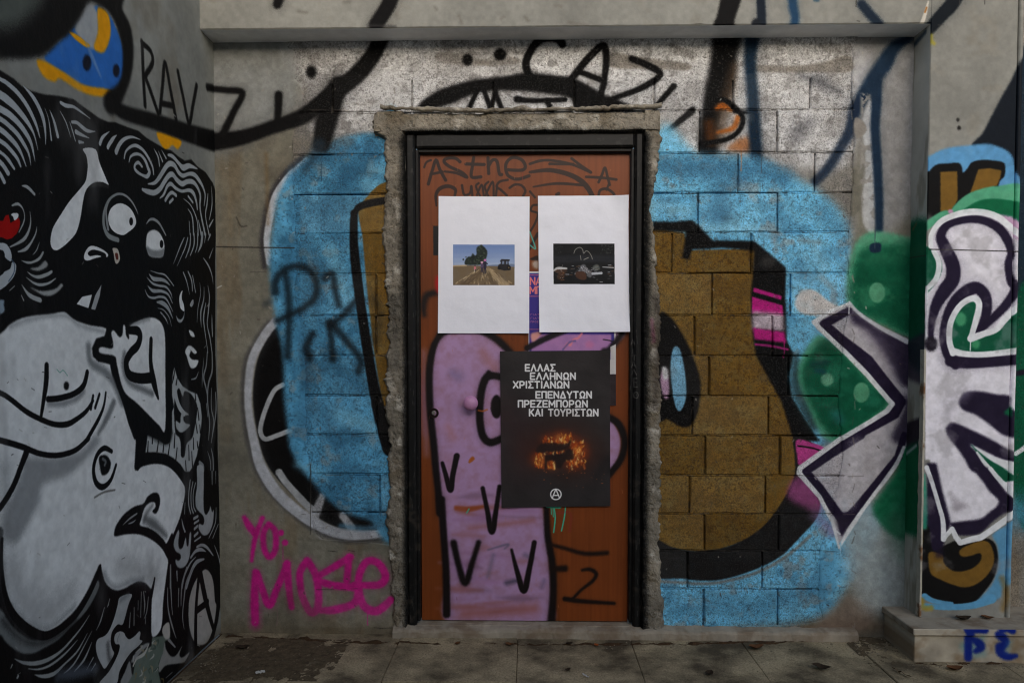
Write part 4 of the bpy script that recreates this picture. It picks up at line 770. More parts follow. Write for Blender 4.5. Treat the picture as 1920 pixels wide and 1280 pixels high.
# ------------------------------------------------------------------ paint on the door leaf
def paint_door():
    a, b = hy(786, 700, Y_LEAF)[0], hy(1183, 700, Y_LEAF)[0]
    c = Canvas('door_leaf', 1, Y_LEAF, a - 0.02, b + 0.02, 0.0, 2.25, 0.0014, (118, 59, 25))
    F, S = c.fill, c.stroke; c.halo = True; c.wear = .26
    # laminate grain running up the leaf
    g = fbm(int(c.h / 40) + 2, c.w, 6, 61); g = g[np.clip((np.arange(c.h) / 40).astype(int), 0, g.shape[0] - 1)]
    c.a *= (0.90 + 0.2 * g)[..., None]
    c.shade(0.5, 0.9, 1.05, 62)
    B1 = (700, 0, .3125); B2 = (740, 360, .27083); B3 = (740, 620, .27083); B4 = (740, 900, .29692)
    PP = (176, 140, 180); MK = (38, 20, 14)
    c.at(*B1)
    for q, ww in (([(305, 1005), (318, 975), (345, 962)], 4), ([(330, 1105), (352, 1030), (376, 962), (400, 1020), (434, 1082)], 6), ([(345, 1046), (415, 1032)], 5), ([(520, 972), (490, 950), (440, 952), (425, 972), (460, 1002), (530, 1035), (562, 1066), (500, 1040), (430, 1030)], (6, 6, 6, 6, 6, 6, 5, 5, 4)), ([(602, 945), (594, 1000), (590, 1062), (645, 1062)], 6), ([(556, 985), (665, 988)], 6),
                  ([(688, 948), (692, 1042)], 6), ([(690, 1000), (715, 962), (742, 970), (756, 1042), (770, 1048)], 6), ([(806, 1020), (890, 1022), (912, 1000), (890, 960), (835, 946), (796, 985), (806, 1050), (862, 1076), (934, 1056)], 6), ([(940, 984), (1010, 964), (1090, 966), (1200, 990), (1305, 1036)], 5), ([(1190, 952), (1240, 990), (1305, 1034)], 5), ([(1058, 984), (1200, 986)], 5),
                  ([(940, 1034), (1060, 1022), (1180, 1050), (1262, 1100), (1312, 1172), (1325, 1240)], (5, 8, 9, 10, 9, 9)), ([(1352, 1094), (1372, 1050), (1390, 1008), (1405, 1060), (1418, 1110)], 5), ([(1278, 1062), (1380, 1068), (1458, 1078)], 5), ([(960, 1122), (1100, 1102), (1265, 1112)], (3, 5, 5)), ([(1352, 1172), (1362, 1142), (1400, 1134), (1440, 1160), (1446, 1180)], 5), ([(1415, 1100), (1400, 1140)], 4),
                  ([(378, 1235), (376, 1172), (400, 1132), (450, 1118), (492, 1138), (488, 1175)], (3, 6, 7, 7, 6, 4)), ([(532, 1112), (545, 1168), (580, 1160), (588, 1118), (594, 1172)], 4.5), ([(632, 1100), (616, 1120), (640, 1176)], 4), ([(622, 1170), (650, 1110), (662, 1172)], 4), ([(690, 1092), (668, 1120), (690, 1178)], 4), ([(672, 1174), (716, 1092), (722, 1178)], 4), ([(806, 1080), (760, 1090), (740, 1120), (765, 1140), (800, 1172)], 4.5), ([(735, 1178), (742, 1120)], 4), ([(818, 1128), (850, 1108), (890, 1114), (912, 1146), (898, 1178)], 4.5), ([(940, 1150), (970, 1185)], 4), ([(1100, 1168), (1112, 1162)], 6)):
        S(q, ww, MK, .9)
    S([(896, 1040), (896, 1080)], 1, (150, 40, 20), .8, .7)
    # bits between the white sheets
    c.at(*B2)
    S([(985, 90), (955, 95), (945, 130), (990, 150), (975, 210), (935, 280)], 4, MK, 1); S([(990, 290), (935, 390)], 6, MK, 1.5); S([(935, 275), (975, 390), (940, 370)], 2.5, (70, 160, 150), 1)
    F([(940, 460), (990, 440), (992, 475), (945, 470)], MK, 1.5); F([(955, 485), (992, 478), (992, 530), (960, 520)], (190, 186, 180), 3, .8)
    F([(266, 235), (330, 235), (330, 440), (268, 438)], (20, 20, 22), .8, curve=False)
    S([(205, 850), (200, 780), (225, 715), (300, 695)], (6, 10, 11, 8), (24, 18, 18), 6); F([(285, 590), (330, 590), (330, 700), (290, 690)], (180, 20, 20), 4)
    # the lilac creature
    c.at(0, 0, 1)
    F([(818, 640), (830, 622), (860, 612), (890, 612), (915, 626), (938, 648), (960, 680), (1020, 960), (1030, 1050), (1034, 1120), (1026, 1168), (842, 1168), (838, 1080), (828, 1000), (815, 880), (808, 780), (806, 700)], PP, 5)
    S([(795, 660), (798, 780), (800, 850)], (8, 16, 6), PP, 12, .5)
    rr = random.Random(9)
    for k in range(34):                                   # wiped, smeared patches
        y = rr.uniform(925, 1150); x = rr.uniform(860, 985); L = rr.uniform(25, 90)
        S([(x - L / 2, y + rr.uniform(-4, 4)), (x, y + rr.uniform(-3, 3)), (x + L / 2, y + rr.uniform(-5, 5))], (2, rr.uniform(5, 14), 3), rr.choice([(146, 84, 74), (150, 104, 140), (158, 116, 158), (120, 90, 112), (176, 128, 176)]), 6, rr.uniform(.25, .6))
    S([(856, 952), (880, 954), (910, 948)], (9, 10, 4), (150, 72, 36), 3, .9); S([(880, 990), (1000, 975)], 8, (150, 80, 60), 8, .5); S([(870, 1150), (1000, 1140)], 16, (150, 74, 44), 16, .6)
    S([(915, 1030), (952, 1020), (946, 1028)], (2, 4, 2), (80, 84, 110), 3, .7); S([(925, 1040), (915, 1080)], 6, (90, 90, 112), 6, .5); S([(950, 1092), (968, 1088)], 8, (50, 50, 66), 6, .7); S([(985, 1040), (998, 1046)], 8, (80, 80, 100), 6, .5); S([(1016, 1100), (1020, 1088)], 7, (90, 80, 110), 6, .5)
    S([(850, 700), (860, 706)], 16, (110, 100, 140), 12, .5); S([(905, 660), (925, 690)], 14, (160, 100, 90), 12, .5); S([(840, 800), (850, 820)], 12, (176, 110, 100), 10, .4); S([(884, 860), (880, 866), (888, 860)], 4, (170, 100, 50), 1.5)
    c.at(*B3)
    S([(170, 300), (210, 500), (215, 700)], (10, 20, 10), (140, 96, 126), 14, .45)
    S([(315, 28), (270, 110), (243, 250), (240, 420), (250, 600), (270, 780), (284, 950), (300, 1100), (312, 1260)], (10, 12, 13, 13, 13, 13, 13, 13, 14), (22, 16, 16), 3.2)
    S([(315, 28), (390, -10), (520, -20), (630, 15), (720, 70), (800, 150)], (11, 11, 10, 12, 13, 12), (22, 16, 16), 4)
    F([(900, 140), (1000, 75), (1130, 20), (1250, -10), (1610, -10), (1590, 40), (1500, 130), (1480, 160), (900, 170)], PP, 3, curve=False)
    S([(920, 120), (1050, 50), (1190, -5)], (12, 10, 8), (22, 16, 16), 3); S([(1585, -10), (1560, 40), (1490, 125)], (9, 11, 12), (22, 16, 16), 5)
    F([(1480, 630), (1540, 680), (1565, 780), (1540, 900), (1480, 950)], PP, 3); S([(1470, 590), (1550, 645), (1592, 760), (1565, 890), (1480, 1000)], (12, 13, 12, 12, 12), (22, 16, 16), 3)
    S([(760, 330), (700, 312), (640, 318), (604, 400), (590, 520), (592, 640), (615, 735), (670, 772), (760, 735)], (12, 13, 14, 14, 14, 14, 14, 14, 13), (22, 16, 16), 2.8); c.dot((705, 525), 11, 22, (22, 16, 16), 2.5)
    S([(650, 290), (660, 320)], 8, (22, 16, 16), 3)
    S([(330, 915), (355, 1000), (386, 1100), (402, 1000), (430, 865)], (7, 9, 11, 10, 11), (22, 16, 16), 1.8)
    S([(580, 550), (610, 555), (640, 545)], 3, (180, 90, 30), 1.5, .8); S([(540, 880), (528, 895)], 6, (170, 90, 40), 2)
    c.at(*B4)
    S([(312, 80), (300, 300), (322, 560), (328, 840)], 1, BLACK, 1, 0)
    S([(296, 120), (308, 330), (324, 560), (328, 845)], (13, 13, 13, 14), (22, 16, 16), 3)
    for q, ww, sf in (([(556, 50), (585, 190), (614, 322), (640, 190), (662, 40)], (8, 9, 12, 9, 8), 2), ([(372, 395), (405, 540), (446, 645), (490, 520), (530, 392)], (12, 11, 13, 10, 9), 3.5), ([(738, 438), (775, 580), (816, 695), (850, 560), (882, 392)], (5, 9, 12, 10, 9), 2)):
        S(q, ww, (22, 16, 16), sf)
    S([(958, 150), (966, 350), (995, 520), (1002, 700), (990, 890)], (10, 12, 13, 13, 15), (22, 16, 16), 3.5)
    S([(985, 405), (1080, 430), (1200, 462), (1340, 458)], (6, 6, 7, 7), (28, 18, 14), 4); S([(1000, 560), (1075, 556)], (10, 11), (28, 18, 14), 4)
    S([(1186, 566), (1235, 562), (1272, 590), (1250, 635), (1180, 690), (1120, 752)], (5, 7, 7, 6, 5, 5), (28, 18, 14), 2.5); S([(1075, 748), (1180, 762), (1385, 776)], (9, 8, 6), (28, 18, 14), 2.5)
    TE = (60, 190, 160)
    S([(965, 160), (1040, 165)], 8, TE, 1); S([(988, 175), (990, 215)], 1.5, TE, .8); S([(1008, 180), (1014, 240), (1004, 328)], 2.4, TE, .8); S([(1000, 175), (1002, 230)], 1.6, TE, .8); S([(1080, 160), (1072, 230), (1054, 318)], 2.4, TE, .8); S([(470, 180), (455, 205)], 2, TE, .8)
    S([(1030, 208), (1110, 208), (1105, 320)], 4, (140, 40, 60), 3, .35)
    c.at(0, 0, 1)
    for k in range(60):
        x, y = rr.uniform(795, 1172), rr.uniform(295, 1160)
        S([(x, y), (x + rr.uniform(-2, 2), y + rr.uniform(-6, 6))], rr.uniform(.5, 1.2), rr.choice([(190, 120, 80), (80, 36, 18)]), .6, .5)
    return c

# ------------------------------------------------------------------ posters
GL = {'Ε': (.82, [[(1, 0), (0, 0), (0, 1), (1, 1)], [(0, .5), (.88, .5)]]), 'Λ': (.95, [[(0, 0), (.5, 1), (1, 0)]]), 'Α': (.95, [[(0, 0), (.5, 1), (1, 0)], [(.2, .3), (.8, .3)]]), 'Σ': (.85, [[(1, 1), (0, 1), (.5, .5), (0, 0), (1, 0)]]),
      'Η': (.88, [[(0, 0), (0, 1)], [(1, 0), (1, 1)], [(0, .5), (1, .5)]]), 'Ν': (.9, [[(0, 0), (0, 1), (1, 0), (1, 1)]]), 'Ω': (1.0, [[(0, 0), (.32, 0), (.32, .12), (.08, .35), (.03, .68), (.25, .95), (.5, 1), (.75, .95), (.97, .68), (.92, .35), (.68, .12), (.68, 0), (1, 0)]]),
      'Χ': (.9, [[(0, 0), (1, 1)], [(0, 1), (1, 0)]]), 'Ρ': (.82, [[(0, 0), (0, 1), (.65, 1), (.98, .88), (.98, .55), (.65, .42), (0, .42)]]), 'Ι': (.12, [[(.5, 0), (.5, 1)]]), 'Τ': (.88, [[(.5, 0), (.5, 1)], [(0, 1), (1, 1)]]), 'Π': (.86, [[(0, 0), (0, 1), (1, 1), (1, 0)]]),
      'Δ': (1.0, [[(0, 0), (.5, 1), (1, 0), (0, 0)]]), 'Υ': (.92, [[(0, 1), (.5, .45), (1, 1)], [(.5, .45), (.5, 0)]]), 'Ζ': (.82, [[(0, 1), (1, 1), (0, 0), (1, 0)]]), 'Μ': (1.1, [[(0, 0), (0, 1), (.5, .3), (1, 1), (1, 0)]]), 'Ο': (.88, [[(.3, 0), (0, .25), (0, .75), (.3, 1), (.7, 1), (1, .75), (1, .25), (.7, 0), (.3, 0)]]), 'Κ': (.88, [[(0, 0), (0, 1)], [(.95, 1), (0, .4)], [(.3, .58), (1, 0)]]), 'Γ': (.75, [[(0, 0), (0, 1), (1, 1)]]), ' ': (.5, [])}
def text(c, s, x0, x1, yt, yb, wd, col, gap=.42):
    ws = [GL[ch][0] for ch in s]; tot = sum(ws) + gap * (len(s) - 1); k = (x1 - x0) / tot; x = x0
    for ch, w_ in zip(s, ws):
        for st in GL[ch][1]:
            c.stroke([(x + p[0] * w_ * k, yb - p[1] * (yb - yt)) for p in st], wd, col, .45, curve=False, grainy=0)
        x += (w_ + gap) * k
def quad_canvas(name, quad, y, base, res=0.0009):
    q = np.array([hy(px, py, y) for px, py in quad])
    return Canvas(name, 1, y, q[:, 0].min() - .01, q[:, 0].max() + .01, q[:, 2].min() - .01, q[:, 2].max() + .01, res, base)
Q_WL = [(822.6, 368.2), (993.0, 369.0), (991.8, 624.8), (821.2, 624.6)]
Q_WR = [(1008.6, 367.4), (1178.0, 366.8), (1180.2, 622.0), (1011.4, 622.8)]
Q_BK = [(937.4, 658.4), (1143.6, 656.6), (1144.4, 948.0), (940.4, 951.0)]
Q_PU = [(990.6, 509.0), (1154.4, 507.0), (1155.0, 760.0), (991.4, 762.0)]
Y_PU, Y_WH, Y_BK = Y_LEAF - 0.004, Y_LEAF - 0.008, Y_LEAF - 0.008
def margins(c, q):
    (a, b), (d, e), (g_, h), (i, j) = q; Wp = (236, 236, 244)
    for P in ([(a - 60, b - 30), (d + 60, e - 30), (d + 60, e), (a - 60, b)], [(i - 60, j), (g_ + 60, h), (g_ + 60, h + 30), (i - 60, j + 30)], [(a - 60, b - 30), (a, b - 30), (i, j + 30), (i - 60, j + 30)], [(d, e - 30), (d + 60, e - 30), (g_ + 60, h + 30), (g_, h + 30)]):
        c.fill(P, Wp, .35, curve=False, grainy=0)
def paint_field_sheet():
    c = quad_canvas('field_sheet', Q_WL, Y_WH, (236, 236, 244)); c.at(740, 360, .27083); F, S = c.fill, c.stroke
    rr = random.Random(21)
    F([(404, 364), (831, 364), (831, 646), (404, 646)], (124, 146, 190), .4, curve=False, grainy=0)
    for k, col in enumerate([(116, 140, 188), (124, 147, 192), (136, 156, 196), (150, 168, 202), (166, 180, 206)]):
        F([(405, 365 + 30 * k), (830, 365 + 30 * k), (830, 395 + 30 * k), (405, 395 + 30 * k)], col, 4, curve=False, grainy=0)
    F([(404, 365), (831, 365), (831, 370), (404, 370)], (116, 140, 188), .5, curve=False)
    F([(640, 510), (700, 503), (740, 508), (800, 498), (831, 502), (831, 520), (640, 522)], (110, 124, 152), 1.5)
    F([(404, 514), (520, 508), (640, 512), (831, 518), (831, 646), (404, 646)], (116, 98, 74), .6, curve=False)
    F([(404, 508), (500, 504), (500, 514), (404, 516)], (186, 160, 120), 1, curve=False)
    for k in range(160):
        t = rr.uniform(-1, 1); y = rr.uniform(528, 645); x = 622 + t * 230 * (y - 505) / 140
        if not 408 < x < 826: continue
        S([(x, y), (x + t * 22, y + 14)] if y < 628 else [(x - t * 12, y - 10), (x, y)], rr.uniform(.6, 2.0), rr.choice([(104, 84, 62), (184, 160, 122), (126, 104, 76), (90, 72, 54), (200, 178, 140)]), 1, .75)
    S([(622, 520), (560, 580), (480, 644)], (2, 8, 14), (96, 78, 58), 3, .7); S([(640, 520), (700, 590), (770, 644)], (2, 8, 14), (198, 174, 136), 3, .6); S([(640, 520), (655, 580), (690, 644)], (1, 6, 9), (96, 80, 60), 3, .6)
    TG = (38, 46, 40)
    F([(484, 492), (492, 468), (510, 450), (530, 444), (540, 425), (556, 440), (568, 430), (566, 395), (578, 376), (606, 372), (630, 392), (642, 420), (636, 450), (628, 470), (606, 500), (560, 506), (500, 505)], TG, 1.2)
    for k in range(120):
        if k < 60: x, y = rr.gauss(604, 17), rr.uniform(376, 500)
        else: x, y = rr.gauss(545, 26), rr.uniform(446, 502)
        if y < 400 and abs(x - 604) > 18: continue
        c.dot((x, y), rr.uniform(.8, 2.4), rr.uniform(.8, 2), rr.choice([(30, 38, 34), (70, 84, 64), (48, 58, 48), (26, 32, 30)]), .8, .8)
    S([(600, 372), (604, 385)], 4, TG, 1)
    F([(712, 532), (718, 505), (736, 495), (730, 474), (740, 465), (795, 467), (798, 474), (788, 480), (790, 505), (802, 515), (804, 540), (760, 545)], (36, 34, 38), .7, curve=False)
    F([(745, 478), (758, 478), (758, 500), (742, 500)], (120, 134, 160), .6, curve=False); F([(772, 478), (782, 478), (782, 500), (770, 500)], (120, 134, 160), .6, curve=False)
    F([(550, 516), (562, 516), (561, 536), (550, 536)], (214, 120, 130), .6); c.dot((556, 511), 1.4, 1.5, (90, 60, 56), .5); S([(553, 536), (552, 552)], 1, (190, 180, 176), .5); S([(559, 536), (560, 552)], 1, (60, 50, 50), .5)
    F([(597, 496), (612, 496), (614, 526), (596, 526)], (86, 70, 100), .6); S([(600, 526), (599, 552)], 1.8, (50, 46, 62), .5); S([(609, 526), (609, 552)], 1.8, (50, 46, 62), .5); c.dot((604, 489), 2.2, 2, (206, 140, 176), .6); c.dot((604, 485), 2.6, 1, (226, 190, 206), .6)
    F([(616, 486), (634, 484), (634, 528), (617, 530)], (40, 36, 56), .6); S([(621, 528), (619, 562)], 2, (40, 38, 54), .5); S([(630, 528), (631, 560)], 2, (40, 38, 54), .5); c.dot((626, 472), 2.6, 2.2, (204, 120, 180), .6); S([(634, 490), (645, 500)], 1.2, (40, 36, 50), .5)
    c.dot((724, 526), 2.6, 3, (20, 20, 22), .6); c.dot((790, 524), 3.6, 4.6, (20, 20, 22), .6); c.dot((790, 524), 1.4, 1.8, (110, 90, 60), .6)
    margins(c, [(404, 364), (831, 365), (830, 646), (404, 645)])
    return c
def paint_dark_sheet():
    c = quad_canvas('dark_sheet', Q_WR, Y_WH, (236, 236, 244)); c.at(740, 360, .27083); F, S = c.fill, c.stroke
    rr = random.Random(22)
    F([(1097, 358), (1521, 358), (1523, 638), (1100, 638)], (17, 18, 20), .4, curve=False, grainy=0)
    for q in ([(1105, 455), (1300, 450), (1515, 455)], [(1105, 480), (1300, 474), (1515, 478)]): S(q, 7, (44, 46, 52), 5, .7)
    for q, ww in (([(1240, 425), (1252, 398), (1280, 384), (1300, 398), (1308, 425), (1325, 408), (1345, 418), (1362, 445), (1368, 465)], 1.4), ([(1310, 468), (1340, 455)], 1.6), ([(1285, 440), (1290, 470)], 1.2)): S(q, ww, (150, 148, 140), .6, .9)
    for k in range(70):
        x, y = rr.uniform(1105, 1515), rr.gauss(545, 32)
        if not 500 < y < 625: continue
        S([(x, y), (x + rr.uniform(4, 24), y + rr.uniform(-2, 2))], rr.uniform(.6, 1.6), rr.choice([(170, 170, 176), (96, 92, 96), (120, 84, 56), (64, 62, 66)]), .6, .85)
    F([(1110, 535), (1150, 525), (1192, 535), (1185, 560), (1160, 605), (1125, 600), (1128, 560), (1108, 555)], (84, 54, 36), 2, .7); S([(1100, 545), (1130, 528), (1190, 530)], (2, 5, 3), (190, 188, 188), .8)
    F([(1270, 545), (1290, 508), (1315, 502), (1335, 530), (1366, 560), (1358, 592), (1335, 585), (1325, 560), (1300, 548), (1280, 556)], (150, 150, 156), 1.6, .6)
    for k in range(60):
        x, y = rr.gauss(1315, 26), rr.gauss(545, 20); S([(x, y), (x + rr.uniform(-7, 7), y + rr.uniform(-6, 6))], rr.uniform(.5, 1.5), rr.choice([(220, 220, 226), (120, 118, 122), (60, 58, 60), (170, 166, 168)]), .5, .8)
    for k in range(40):
        x, y = rr.gauss(1150, 22), rr.gauss(560, 20); S([(x, y), (x + rr.uniform(-6, 6), y + rr.uniform(-4, 4))], rr.uniform(.5, 1.4), rr.choice([(130, 84, 50), (80, 50, 34), (180, 172, 168), (40, 32, 28)]), .5, .8); F([(1262, 560), (1310, 560), (1320, 598), (1290, 600), (1262, 585)], (74, 48, 36), 2, .7); S([(1370, 566), (1430, 562)], 3, (180, 182, 188), 1)
    F([(1372, 515), (1398, 500), (1418, 518), (1415, 540), (1378, 542)], (96, 100, 96), 1.5, .8); S([(1440, 520), (1514, 524)], 1.5, (200, 200, 204), .6)
    for k in range(40): c.dot((rr.uniform(1425, 1515), rr.uniform(365, 430)), 1, 1, rr.choice([(52, 56, 52), (70, 72, 68)]), .8, .7)
    for k in range(12): c.dot((rr.uniform(1115, 1165), rr.uniform(375, 420)), 1, 1, (56, 58, 54), .8, .7)
    margins(c, [(1097, 358), (1521, 357), (1523, 638), (1100, 638)])
    return c
def paint_black_poster():
    c = quad_canvas('black_poster', Q_BK, Y_BK, (46, 42, 42)); c.at(740, 620, .27083); F, S = c.fill, c.stroke
    c.shade(.1, .9, 1.08, 71)
    S([(760, 600), (860, 700), (900, 900)], 60, (58, 34, 36), 50, .5)
    T = (226, 224, 224); W_ = 3.0
    for s, x0, x1, yt, yb in (('ΕΛΛΑΣ', 906, 1109, 234, 277), ('ΕΛΛΗΝΩΝ', 941, 1249, 292, 335), ('ΧΡΙΣΤΙΑΝΩΝ', 823, 1204, 351, 394), ('ΕΠΕΝΔΥΤΩΝ', 979, 1360, 421, 464), ('ΠΡΕΖΕΜΠΟΡΩΝ', 857, 1332, 483, 526), ('ΚΑΙ ΤΟΥΡΙΣΤΩΝ', 934, 1406, 543, 587)):
        text(c, s, x0, x1, yt, yb, W_, T)
    # photograph of a burning building
    rr = random.Random(23)
    S([(980, 820), (1150, 780), (1300, 850), (1200, 930)], (50, 80, 70, 40), (66, 28, 18), 40, .6)
    for x, y, r in ((1060, 755, 12), (1140, 745, 16), (1200, 750, 14), (1265, 800, 18), (1285, 850, 16), (1005, 890, 18), (1085, 925, 12), (1240, 910, 18)):
        c.dot((x, y), r, r * .8, (150, 58, 20), 14, .75)
    for x, y, r in ((1140, 745, 7), (1010, 890, 9), (1270, 830, 9), (1160, 760, 6), (1250, 860, 8), (1088, 925, 6)):
        c.dot((x, y), r, r, (230, 150, 70), 8, .7)
    def flames(x0, x1, y0, y1, n, lean=0):
        for k in range(n):
            x, y = rr.uniform(x0, x1), rr.uniform(y0, y1); L = rr.uniform(8, 34)
            S([(x, y + L / 2), (x + rr.uniform(-5, 5) + lean, y), (x + rr.uniform(-8, 8) + lean * 2, y - L / 2)], (rr.uniform(1.5, 4), rr.uniform(1, 3), .5), rr.choice([(214, 104, 30), (236, 164, 70), (150, 56, 20), (176, 78, 26), (250, 214, 140), (110, 40, 18)]), 1.6, rr.uniform(.5, .95))
    flames(1030, 1100, 735, 775, 26); flames(1100, 1230, 715, 780, 60); flames(1215, 1310, 760, 880, 80, 3); flames(975, 1040, 845, 945, 60); flames(1060, 1115, 900, 945, 22); flames(1190, 1320, 870, 950, 50); flames(1040, 1180, 830, 850, 18)
    F([(1045, 860), (1150, 850), (1215, 810), (1240, 880), (1180, 900), (1150, 945), (1118, 945), (1108, 900), (1058, 900), (1050, 945), (1038, 945), (1040, 870)], (34, 22, 20), 2.5, .9)
    F([(985, 838), (1010, 782), (1100, 775), (1190, 780), (1225, 735), (1210, 800), (1150, 828)], (36, 24, 22), 3, .85)
    for k in range(26): c.dot((rr.uniform(930, 1480), rr.uniform(940, 1090)), rr.uniform(.6, 2.2), rr.uniform(.4, .9), (186, 100, 48), .8, rr.uniform(.3, .9))
    S([(1400, 1000), (1470, 900), (1485, 960)], 14, (30, 28, 30), 10, .6)
    # circled A
    S([(1116 + 36 * math.cos(t), 1130 + 36 * math.sin(t)) for t in np.linspace(0, 2 * math.pi, 25)], 2.3, T, .5, grainy=0)
    S([(1090, 1157), (1116, 1094), (1142, 1157)], 2.3, T, .5, curve=False, grainy=0); S([(1098, 1137), (1134, 1137)], 2.3, T, .5, grainy=0)
    return c
def paint_purple_poster():
    c = quad_canvas('purple_poster', Q_PU, Y_PU, (208, 204, 206)); c.at(740, 360, .27083); F, S = c.fill, c.stroke
    F([(932, 562), (1520, 562), (1520, 1160), (932, 1160)], (58, 46, 128), .5, curve=False, grainy=.4)
    F([(945, 985), (1500, 985), (1500, 1100), (945, 1100)], (172, 122, 172), 2, curve=False)
    R = (222, 120, 122)
    S([(932, 574), (1520, 574)], 1, R, .4, curve=False); S([(932, 721), (1520, 721)], 1, R, .4, curve=False); S([(932, 950), (1520, 950)], .8, R, .4, curve=False)
    text(c, 'ΝΑ', 940, 1012, 592, 640, 2.6, R, .3); text(c, 'ΜΠ', 938, 1012, 655, 702, 2.6, R, .3)
    for s_, y in (('ΓΙΑΤΙ', 842), ('ΓΙΑΤΙ', 867), ('ΠΡΟΣΤ', 892)): text(c, s_, 942, 1010, y, y + 11, .55, (190, 110, 140), .5)
    c.at(740, 620, .27083)
    S([(900, 130), (1000, 75), (1100, 30), (1200, -10)], 11, (26, 20, 26), 3); F([(945, 20), (1020, 10), (960, 75)], (214, 150, 140), 3)
    S([(1175, 120), (1200, 85), (1215, 100), (1240, 60), (1270, 50), (1295, 20)], 4, (224, 130, 140), 2, .9); S([(1165, 130), (1210, 80), (1250, 70)], 3, (90, 84, 140), 2, .9); c.dot((1350, 95), 8, 7, (196, 110, 150), 4, .6)
    S([(1445, 60), (1500, 70), (1530, 85)], 2, (30, 24, 30), 1.2); S([(1560, 40), (1490, 125), (1450, 140)], 11, (26, 20, 26), 4)
    F([(1494, 110), (1535, 90), (1535, 300), (1494, 296)], (196, 192, 190), .8, curve=False); F([(1490, 300), (1540, 300), (1540, 530), (1490, 520)], (44, 34, 36), .8, curve=False)
    return c
def paint_step():
    y = Y_STEP
    c = Canvas('step', 1, y, 1.5, 3.0, -0.02, 0.2, 0.0016, (176, 166, 148))
    F, S = c.fill, c.stroke
    c.shade(.12, .8, 1.06, 81); c.stain((120, 98, 72), .09, .52, .6, 82)
    c.at(1600, 1080, 1 / 6); NB = (14, 34, 120)
    S([(1280, 800), (1330, 790)], 14, (70, 150, 165), 10, .6); S([(1470, 700), (1360, 880), (1480, 880)], 10, (80, 150, 165), 10, .5)
    S([(1290, 600), (1400, 592), (1485, 602)], (14, 15, 13), NB, 3); S([(1318, 640), (1315, 780), (1312, 925)], (16, 15, 15), NB, 4); S([(1340, 700), (1430, 760), (1455, 810), (1400, 850)], (8, 16, 16, 10), NB, 4)
    S([(1672, 605), (1735, 578), (1795, 610)], (12, 15, 12), NB, 3); S([(1630, 650), (1690, 690), (1735, 745), (1700, 800)], (12, 16, 15, 16), NB, 4); S([(1665, 800), (1680, 870), (1760, 915), (1850, 905)], (15, 16, 14, 8), NB, 4); S([(1780, 760), (1760, 840)], 8, (90, 150, 165), 9, .4)
    return c
# ------------------------------------------------------------------ mesh helpers
from mathutils import noise as mn, Vector
COL = SC.collection
def tag(o, label=None, cat=None, group=None, kind=None):
    for k, v in (('label', label), ('category', cat), ('group', group), ('kind', kind)):
        if v: o[k] = v
    return o
def empty(name, loc):
    o = bpy.data.objects.new(name, None); o.location = loc; o.empty_display_size = .1
    COL.objects.link(o); return o
def mk(name, verts, faces, mats, parent=None, canvas=None, base=None, smooth_=False, fmat=None):
    """one mesh object; verts are world metres; canvas is one Canvas or one per material slot"""
    if not isinstance(mats, (list, tuple)): mats = [mats]
    cvs = canvas if isinstance(canvas, (list, tuple)) else [canvas] * len(mats)
    b = Vector(parent.location) if parent else Vector(base if base else (0, 0, 0))
    p_ = parent
    while p_ is not None and p_.parent is not None:
        p_ = p_.parent; b = b + Vector(p_.location)
    me = bpy.data.meshes.new(name)
    me.from_pydata([tuple(Vector(v) - b) for v in verts], [], faces)
    for m in mats: me.materials.append(m)
    if fmat: me.polygons.foreach_set('material_index', fmat)
    if any(cvs):
        ul = me.uv_layers.new(name='paint')
        for pl in me.polygons:
            cv = cvs[pl.material_index]
            if cv is None: continue
            for li in pl.loop_indices:
                x, y, z = verts[me.loops[li].vertex_index]
                u = y if cv.axis == 0 else x
                ul.data[li].uv = ((u - cv.u0) / (cv.u1 - cv.u0), (z - cv.v0) / (cv.v1 - cv.v0))
    if smooth_: me.polygons.foreach_set('use_smooth', [True] * len(me.polygons))
    me.update()
    o = bpy.data.objects.new(name, me); COL.objects.link(o)
    if parent: o.parent = parent
    else: o.location = b
    return o
def grid(nu, nv, fn):
    v = [fn(i / nu, j / nv) for j in range(nv + 1) for i in range(nu + 1)]
    f = [(j * (nu + 1) + i, j * (nu + 1) + i + 1, (j + 1) * (nu + 1) + i + 1, (j + 1) * (nu + 1) + i) for j in range(nv) for i in range(nu)]
    return v, f
